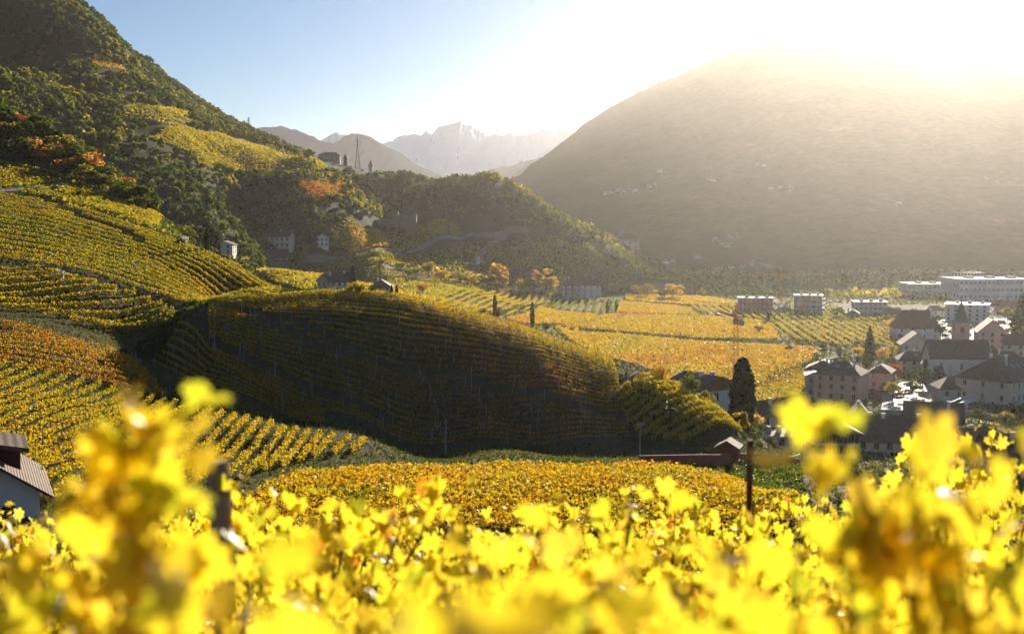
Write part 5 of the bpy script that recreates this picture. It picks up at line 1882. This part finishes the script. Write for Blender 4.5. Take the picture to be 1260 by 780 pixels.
def pylon(px, py, hpx_, label, Y):
    q_ = P(px, py, Y)
    h = hpx_ * Y / FPX
    mb = MB()
    o = empty("power_pylon", (q_[0], Y, float(gz(q_[0], Y)) - 1))
    tag(o, label, "pylon", "power pylons on the ridge")
    r = .22
    w = h * .075
    for sx in (-1, 1):
        for sy in (-1, 1):
            mb.bar((sx * w, sy * w, 0), (sx * .35, sy * .35, h * .72), r, 3)
            mb.bar((sx * .35, sy * .35, h * .72), (0, 0, h), r * .8, 3)
    for k in range(7):
        f0, f1 = k / 7, (k + 1) / 7
        a0 = w + (.35 - w) * f0
        a1 = w + (.35 - w) * f1
        for s in (-1, 1):
            mb.bar((-a0, s * a0, h * .72 * f0), (a1, s * a1, h * .72 * f1), r * .5, 3)
            mb.bar((s * a0, -a0, h * .72 * f0), (s * a1, a1, h * .72 * f1), r * .5, 3)
    mb.build("mast", "steel_grey", o)
    for z in (.72, .84):
        a = MB()
        a.bar((-h * .12, 0, h * z), (h * .12, 0, h * z), r * .8, 3)
        a.bar((-h * .12, 0, h * z), (0, 0, h * (z + .06)), r * .5, 3)
        a.bar((h * .12, 0, h * z), (0, 0, h * (z + .06)), r * .5, 3)
        a.build("cross_arm", "steel_grey", o)


pylon(440, 208, 42, "tall lattice pylon on the ridge between castle and steeple", 1240)
pylon(507, 224, 26, "fainter lattice pylon behind the ridge beyond the steeple", 1330)
pylon(306, 162, 20, "small lattice pylon on the steep wooded skyline", 1245)


def pole(px, py, hpx_, label, ymin, arm=True, r=.13, Y=None, mat="weathered_wood"):
    p = hit(px, py, ymin)
    h = hpx_ * p[1] / FPX
    o = empty("utility_pole", p)
    tag(o, label, "pole")
    mb = MB()
    mb.bar((0, 0, -.6), (0.05, 0, h), r, 7, r * .75)
    mb.build("post", mat, o)
    if arm:
        mb = MB()
        mb.bar((0, 0, h * .72), (-h * .16, 0, h * .80), .05, 4)
        mb.box(-h * .16 - .5, -h * .16, -.12, .12, h * .80 - .06, h * .80 + .08)
        mb.build("lamp_arm", "steel_grey", o)
    else:
        mb = MB()
        mb.box(-.5, .5, -.06, .06, h * .93, h * .97)
        for x in (-.42, .42):
            mb.bar((x, 0, h * .97), (x, 0, h * .99), .05, 5)
        mb.build("cross_arm", "weathered_wood", o)


pole(548, 561, 46, "wooden pole with lamp arm at the foot of the dark hill", 100)
pole(787, 562, 42, "wooden pole at the east foot of the dark hill", 100, False)
pole(331, 584, 48, "thin wooden pole beside the end of the bright rows", 70, False, .07)
sg = hit(588, 329, 600)
so = empty("signpost", sg)
tag(so, "white notice board on a dark pole by the far road", "sign")
mb = MB()
mb.bar((0, 0, -1), (0, 0, 22), .35, 5, .2)
mb.build("post", "steel_grey", so)
mb = MB()
mb.box(-1.6, 1.6, -.3, -.1, 2, 8)
mb.build("board", "white_metal", so)
bx = hit(74, 342, 100)
mb = MB()
mb.box(-.55, .55, -.4, .4, -.2, 1.0)
mb.box(-.62, .62, -.47, .47, 1.003, 1.08)
bo = mb.build("water_box", "white_metal")
bo.location = bx
tag(bo, "little white box beside the dark bush on the slope", "box")

# ====================================================================== GRASS AND SCRUB
C_POLY = np.array([tuple(q) for q in C_low] + [tuple(q) for q in crest[::-1]])


def scatter_cards(name, n, region, size, hgt, tint_fn, label, mat, ymin, avoid_dense=None, flat=0.0):
    poly = np.array(region)
    lo, hi_ = poly.min(0), poly.max(0)
    p = rng.uniform(lo, hi_, (n, 2))
    p = p[in_poly(p, poly)]
    if name == "scrub" and size > 1.5:
        p = p[fbm(p[:, 0] / 40, p[:, 1] / 60, 3) > .42]
    if name == "grass" and hgt < .2:
        p = p[~in_poly(p, C_POLY)]
    for pv_ in PAV:
        p = p[~in_poly(p, S(*pv_, ymin=200))]
    n = len(p)
    sz = size * rng.uniform(.5, 1.4, n)
    c = np.column_stack([p, gz(p[:, 0], p[:, 1]) + hgt * rng.random(n)])
    t = np.clip(tint_fn(p[:, 0], p[:, 1]) + rng.normal(0, .06, n), 0, 1)
    v, f, s, t = cards(c, sz, t, flat)
    o = np_mesh(name, v, f, s, mat, tint=t)
    tag(o, label, "grass" if name == "grass" else "scrub", None, "stuff")


foliage_mat("grass_blades", [(0, (0.03, 0.04, 0.012)), (.4, (0.07, 0.10, 0.018)), (.7, (0.14, 0.15, 0.03)), (1, (0.22, 0.17, 0.06))], .3,
            [(0, (0.04, 0.06, 0.01)), (.4, (0.12, 0.17, 0.015)), (.7, (0.25, 0.25, 0.03)), (1, (0.3, 0.22, 0.06))], spec=0.03, rough=.8)
T_gr = tinter(.45, .35, 9, 2)
scatter_cards("grass", 150000, [(-75, 62), (30, 62), (34, 150), (34, 172), (-20, 180), (-100, 200), (-110, 120)], .26, .19, T_gr, "rough autumn grass between the vine blocks", "grass_blades", 60)
scatter_cards("grass", 60000, [(-30, 6), (30, 6), (60, 60), (-60, 60)], .16, .18, T_gr, "rough grass on the slope under the close vines", "grass_blades", 5)
scatter_cards("grass", 90000, [(-160, 180), (-20, 180), (-30, 300), (-60, 380), (-230, 380)], .5, .35, T_gr, "rough grass between the rows of the upper slope", "grass_blades", 60)
scatter_cards("grass", 110000, [(24, 62), (90, 62), (150, 130), (220, 300), (230, 620), (60, 450), (20, 200)], .8, .45, T_gr, "mixed grass of the village gardens", "grass_blades", 60)
scatter_cards("scrub", 60000, [(-60, 440), (230, 440), (420, 900), (520, 1350), (150, 1400), (-40, 950)], 1.8, .8, tinter(.30, .25, 60), "low hedges and orchards over the far valley floor", "tree_leaves", 200)
scatter_cards("scrub", 26000, [(70, 1000), (420, 900), (560, 1380), (150, 1420)], 3.6, 4.5, tinter(.34, .2, 70), "hazy orchards and trees at the mountain foot", "tree_leaves", 200)
scatter_cards("scrub", 22000, [(-230, 385), (-115, 300), (-68, 262), (-52, 268), (-60, 330), (-110, 430), (-260, 470)], .9, 1.2, tinter(.30, .3, 12), "tangled scrub under the trees of the near crest", "tree_leaves", 60)
scatter_cards("scrub", 5000, [tuple(q) for q in S((165, 436), (205, 452), (215, 400), (200, 404), (170, 425))], .4, .8, tinter(.14, .1, 6), "dark thicket filling the gully head", "tree_leaves", 60)

scatter_cards("scrub", 45000, [(-330, 385), (-80, 385), (-85, 640), (-90, 720), (-230, 720)], 1.2, 1.0, tinter(.26, .25, 25), "scrub under the trees of the ravine", "tree_leaves", 60)

# ---- garden bushes of the village
for i in range(85):
    px, py = random.uniform(905, 1260), random.uniform(405, 560)
    p = hit(px, py, 170)
    if p[2] > 20:
        continue
    tree("garden_bush", p, random.uniform(1.6, 4.5), random.choice(['bush', 'bush', 'broad']), random.choice([.12, .2, .2, .3, .42, .6]), "small garden bush growing among the village houses", "garden bushes of the village", n=350, size=.13, wide=1.1)

# ====================================================================== CLOSE VINES
LEAF_A = [(-90, .10), (-62, .55), (-40, .80), (-22, .58), (2, .93), (22, .66), (42, .84), (62, .66), (90, 1.06)]
ang = np.array([a for a, r in LEAF_A] + [180 - a for a, r in LEAF_A[-2:0:-1]])
rad = np.array([r for a, r in LEAF_A] + [r for a, r in LEAF_A[-2:0:-1]])
LT = np.column_stack([rad * np.cos(np.radians(ang)), rad * np.sin(np.radians(ang)), np.zeros(len(ang))])
LT = np.vstack([[0, -.05, 0], LT])
NLV = len(LT)
LF = np.array([[0, i, i + 1] for i in range(1, NLV - 1)] + [[0, NLV - 1, 1]])


def leaves(c, size, tint, r, face=None):
    """real vine leaves: five lobes, cupped, drooping; c = centres"""
    n = len(c)
    base = np.repeat(LT[None], n, 0).copy()
    r2 = (base[..., 0] ** 2 + base[..., 1] ** 2)
    curl = r.normal(-.18, .25, (n, 1))
    fold = r.normal(.15, .25, (n, 1))
    base[..., 2] = curl * r2 + fold * np.abs(base[..., 0]) + .06 * np.sin(base[..., 0] * 7 + r.uniform(0, 6, (n, 1)))
    base *= (size * 0.5)[:, None, None] * r.uniform(.9, 1.1, (n, 1, 3))
    # blade normal: outward, tilted up or down; tip hangs down
    nn = r.normal(size=(n, 3)) * np.array([1, 1, .7])
    nn[:, 2] += .45
    if face is not None:
        nn += face * 0.9
    nn /= np.linalg.norm(nn, axis=1)[:, None]
    tip = np.stack([r.normal(0, .45, n), r.normal(0, .45, n), -np.ones(n)], -1)
    tip -= nn * np.sum(tip * nn, 1)[:, None]
    tip /= np.linalg.norm(tip, axis=1)[:, None]
    xa = np.cross(tip, nn)
    v = c[:, None] + base[..., :1] * xa[:, None] + base[..., 1:2] * tip[:, None] + base[..., 2:] * nn[:, None]
    f = (LF[None] + (np.arange(n) * NLV)[:, None, None]).reshape(-1, 3)
    return v.reshape(-1, 3), f, np.full(len(f), 3), np.repeat(tint, len(LF))


CL_STOPS = [(0.0, (0.07, 0.11, 0.015)), (0.25, (0.24, 0.26, 0.02)), (0.5, (0.52, 0.40, 0.025)), (0.75, (0.64, 0.45, 0.05)), (0.9, (0.5, 0.2, 0.02)), (1.0, (0.3, 0.06, 0.02))]
CL_TR = [(0.0, (0.20, 0.30, 0.01)), (0.25, (0.58, 0.60, 0.03)), (0.5, (0.95, 0.73, 0.03)), (0.75, (0.97, 0.68, 0.06)), (0.9, (0.8, 0.28, 0.02)), (1.0, (0.5, 0.08, 0.02))]
def mottle(m, amt=.45, scale=22):
    """blotches of greener and browner tissue inside each leaf"""
    nt = m.node_tree
    n = noise_node(nt, scale, 4, .65)
    for r in [x for x in nt.nodes if x.type == 'VALTORGB']:
        src = r.inputs[0].links[0].from_socket
        a = nt.nodes.new("ShaderNodeMath")
        a.operation = 'MULTIPLY_ADD'
        a.inputs[1].default_value = amt
        nt.links.new(n.outputs[0], a.inputs[0])
        s2 = nt.nodes.new("ShaderNodeMath")
        s2.operation = 'SUBTRACT'
        s2.inputs[1].default_value = amt * .5
        nt.links.new(src, s2.inputs[0])
        nt.links.new(s2.outputs[0], a.inputs[2])
        nt.links.new(a.outputs[0], r.inputs[0])


foliage_mat("close_vine_leaves", CL_STOPS, 0.70, CL_TR, rough=0.36, spec=0.5)
mottle(MATS["close_vine_leaves"])
plain("vine_wood", (0.13, 0.085, 0.055), 0.9, 0.35, 14.0, bump=.5, bscale=40)


def vine_mesh(seed, h, w, n, depth=.45):
    """one vine of a trellis row: height h, foliage n leaves"""
    r = np.random.default_rng(seed)
    k = 9
    sx = r.uniform(-w / 2, w / 2, k)
    tops = h * r.uniform(.80, 1.10, k)
    i = r.integers(0, k, n)
    t = r.beta(1.7, 1.0, n)
    z = .35 * h + (tops[i] - .35 * h) * t
    x = sx[i] * (.6 + .4 * t) + r.normal(0, .10, n)
    y = r.normal(0, depth * .42, n) * (1.2 - .6 * t)
    c = np.stack([x, y, z], -1)
    face = np.stack([np.zeros(n), np.sign(y) * .8, np.full(n, .3)], -1)
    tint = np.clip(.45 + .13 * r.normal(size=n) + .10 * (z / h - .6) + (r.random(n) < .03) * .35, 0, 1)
    size = .125 * r.uniform(.6, 1.25, n)
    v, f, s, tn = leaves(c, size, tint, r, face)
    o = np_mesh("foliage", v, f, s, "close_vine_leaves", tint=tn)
    fm = o.data
    bpy.data.objects.remove(o)
    mb = MB()
    mb.path([(0, 0, -.3), (.03, .02, .25 * h), (-.02, 0, .5 * h), (.02, 0, .62 * h)], [.035, .03, .026, .02], 7)
    o = mb.build("trunk", "vine_wood")
    tm = o.data
    bpy.data.objects.remove(o)
    mb = MB()
    for q in range(k):
        mb.path([(0, 0, .5 * h), (sx[q] * .55, r.normal(0, .05), .66 * h), (sx[q] * .9, r.normal(0, .06), .85 * h), (sx[q], r.normal(0, .05), tops[q] * .98)], [.011, .009, .007, .004], 5)
    o = mb.build("cane", "vine_wood")
    am = o.data
    bpy.data.objects.remove(o)
    return fm, tm, am


VPROTO = [vine_mesh(100 + k, 1.9, 1.25, 330) for k in range(6)]


def near_vine(px, Y, top_py, label, group, var=None):
    x, _, ztop = P(px, top_py, Y)
    zg = float(gz(x, Y))
    h = max(.7, ztop - zg)
    fm, tm, am = VPROTO[random.randrange(6) if var is None else var]
    o = empty("grapevine", (x, Y, zg), random.choice([0, math.pi]) + random.uniform(-.15, .15))
    o.scale = (1, 1, h / 1.95)
    tag(o, label, "grapevine", group)
    for nm, me in (("foliage", fm), ("trunk", tm), ("cane", am)):
        c = bpy.data.objects.new(nm, me)
        c.parent = o
        COL.objects.link(c)


def prof(px, keys):
    return float(np.interp(px, [k[0] for k in keys], [k[1] for k in keys]))


rows = [
    (2.6, [(-200, 760), (60, 730), (160, 720), (330, 760), (420, 720), (560, 700), (640, 650), (760, 690), (860, 730), (960, 700), (1100, 660), (1260, 640), (1500, 640)], 1.15),
    (4.2, [(-200, 700), (60, 690), (150, 690), (240, 700), (300, 670), (420, 660), (460, 640), (600, 620), (650, 612), (720, 640), (820, 690), (950, 690), (1060, 640), (1200, 610), (1500, 600)], 1.15),
    (6.0, [(-200, 690), (60, 665), (150, 650), (250, 640), (330, 600), (380, 572), (420, 620), (500, 640), (560, 610), (620, 604), (700, 640), (780, 650), (900, 640), (1000, 640), (1100, 600), (1200, 590), (1500, 580)], 1.15),
    (8.2, [(-200, 660), (0, 650), (60, 630), (150, 620), (240, 622), (330, 625), (420, 640), (520, 640), (600, 620), (680, 625), (760, 640), (830, 610), (880, 588), (930, 594), (990, 620), (1100, 600), (1200, 575), (1300, 560), (1500, 560)], 1.2),
    (10.8, [(-200, 650), (0, 640), (60, 622), (150, 610), (250, 612), (330, 630), (420, 640), (560, 636), (660, 632), (760, 625), (850, 612), (950, 612), (1050, 610), (1200, 560), (1300, 555), (1500, 555)], 1.25),
    (13.8, [(-200, 640), (0, 638), (150, 622), (330, 640), (700, 640), (960, 626), (1200, 570), (1500, 560)], 1.3),
]
LBN = ["yellow grapevine in the first full row before the eye", "yellow grapevine in the second close row down the slope", "yellow grapevine in the third close row down the slope", "yellow grapevine in the fourth close row down the slope",
       "yellow grapevine in the fifth close row down the slope", "yellow grapevine in the last close row before the drop"]
for i, (Y, keys, step) in enumerate(rows):
    dpx = step / Y * FPX
    px = 630 - (630 + 90 - (i * 37) % 60) - 3.5 / Y * FPX
    while px < 1360 + 3.5 / Y * FPX:
        near_vine(px, Y + random.uniform(-.12, .12), prof(px, keys) + random.uniform(-10, 14), LBN[i], "close rows of yellow grapevines")
        px += dpx * random.uniform(.85, 1.05)


# shoots right in front of the lens
def close_vine(label, Y, shoots, seed, size=.11, per=32):
    r = np.random.default_rng(seed)
    o0 = P(*shoots[0][0][0], Y)
    zg = float(gz(o0[0], Y))
    o = empty("grapevine", (o0[0], Y, zg))
    tag(o, label, "grapevine")
    C_, T_, S_ = [], [], []
    for pts, spread, dens in shoots:
        w = np.array([P(px, py, Y + r.normal(0, .05)) for px, py in pts])
        L = np.concatenate([[0], np.cumsum(np.linalg.norm(np.diff(w, axis=0), axis=1))])
        n = max(3, int(L[-1] * per * dens))
        t = r.uniform(0, L[-1], n)
        c = np.stack([np.interp(t, L, w[:, k]) for k in range(3)], -1) + r.normal(0, spread, (n, 3)) * np.array([1.1, .8, .9])
        C_.append(c)
        T_.append(np.clip(.50 + .12 * r.normal(size=n) + 0, 0, .85))
        S_.append(size * r.uniform(.65, 1.2, n))
        mb = MB()
        rel = w - np.array([o0[0], Y, zg])
        rel0 = [tuple(q) for q in rel]
        mb.path(rel0, list(np.linspace(.007, .003, len(rel0))), 5)
        mb.build("cane", "vine_wood", o)
    c = np.concatenate(C_) - np.array([o0[0], Y, zg])
    v, f, s, tn = leaves(c, np.concatenate(S_), np.concatenate(T_), r)
    np_mesh("foliage", v, f, s, "close_vine_leaves", o, tint=tn)
    mb = MB()
    top = float(c[:, 2].min())
    mb.path([(0, 0, -.2), (.02, .01, top * .45), (0, 0, top * .88)], [.026, .022, .014], 7)
    mb.build("trunk", "vine_wood", o)


close_vine("blurred yellow vine at the lens with one shoot rising past the bright rows", 2.1, [
    ([(150, 860), (165, 700), (150, 600), (150, 520)], .045, 2.0), ([(165, 560), (200, 525), (235, 512)], .03, 1.6), ([(185, 860), (190, 720), (180, 620)], .05, 1.5), ([(60, 860), (70, 740), (90, 670)], .06, 1.5), ([(-20, 860), (0, 760), (20, 690)], .06, 1.5),
    ([(130, 820), (140, 700), (170, 640)], .05, 1.3), ([(200, 860), (200, 770), (185, 700)], .05, 1.2)], 3, size=.125)
close_vine("very blurred yellow vine filling the bottom centre", .85, [
    ([(470, 860), (480, 800), (505, 752)], .04, 1.6), ([(560, 860), (570, 790), (556, 728)], .04, 1.5), ([(420, 860), (410, 810), (440, 770)], .035, 1.2), ([(620, 860), (620, 815), (600, 775)], .03, .9)], 5, size=.10)
close_vine("blurred yellow vine at the lens arching up before the white apartment house", 2.1, [
    ([(1150, 860), (1120, 740), (1075, 640), (1040, 560), (1005, 520), (985, 512)], .035, 1.3), ([(1060, 860), (1050, 760), (1040, 680)], .06, 1.5), ([(1130, 830), (1130, 700), (1120, 610), (1140, 575)], .05, 1.2),
    ([(1200, 860), (1190, 740), (1180, 650)], .06, 1.5), ([(980, 860), (970, 780), (985, 730)], .06, 1.3), ([(880, 860), (900, 800), (920, 770)], .05, 1.0), ([(1260, 860), (1250, 760), (1240, 690)], .06, 1.4)], 7, size=.125)
close_vine("single blurred shoot with pale leaves at the edge before the yellow house", 2.4, [([(1275, 840), (1260, 700), (1250, 600), (1246, 530)], .02, .35), ([(1160, 840), (1165, 700), (1150, 600), (1120, 560)], .05, .9)], 9, size=.10)
close_vine("blurred yellow vine low at the lens between left post and centre", 1.7, [([(300, 860), (290, 790), (310, 740)], .06, 1.3), ([(370, 860), (360, 790), (350, 750)], .06, 1.2), ([(720, 860), (710, 790), (730, 750)], .06, 1.2), ([(800, 860), (790, 800), (780, 770)], .06, 1.1), ([(650, 860), (660, 770), (680, 720)], .06, 1.1)], 13)


# trellis posts of the close rows
def near_post(px, top_py, Y, r, mat, label, lean=0.0, sq=False):
    x, _, zt = P(px, top_py, Y)
    zg = float(gz(x, Y))
    o = empty("trellis_post", (x, Y, zg))
    tag(o, label, "post")
    mb = MB()
    h = zt - zg
    if sq:
        mb.hexa([(-r, -r, -.4), (r, -r, -.4), (r, r, -.4), (-r, r, -.4)], [(lean - r * .9, -r * .9, h), (lean + r * .9, -r * .9, h), (lean + r * .9, r * .9, h), (lean - r * .9, r * .9, h)])
    else:
        mb.path([(0, 0, -.4), (lean * .5, 0, h * .5), (lean * .97, 0, h * .97), (lean, 0, h)], [r * 1.1, r * 1.05, r, r * .8], 12)
    mb.build("stake", mat, o)
    mb = MB()
    for z in (.55, .75, .93):
        mb.bar((lean * z - r * 1.25, -r * 1.15, h * z), (lean * z + r * 1.25, -r * 1.15, h * z), .006, 4)
        mb.bar((lean * z - r * 1.25, r * 1.15, h * z), (lean * z + r * 1.25, r * 1.15, h * z), .006, 4)
    mb.build("wire_clip", "steel_grey", o)


near_post(284, 568, 6.0, .055, "weathered_wood", "thick grey wooden post leaning among the close vines", -.06)
near_post(172, 640, 4.2, .05, "weathered_wood", "shorter wooden post half buried in blurred yellow leaves", -.05)
near_post(923, 541, 9.0, .021, "rusty_iron", "slim rusty iron post before the dark vine plot", 0, True)
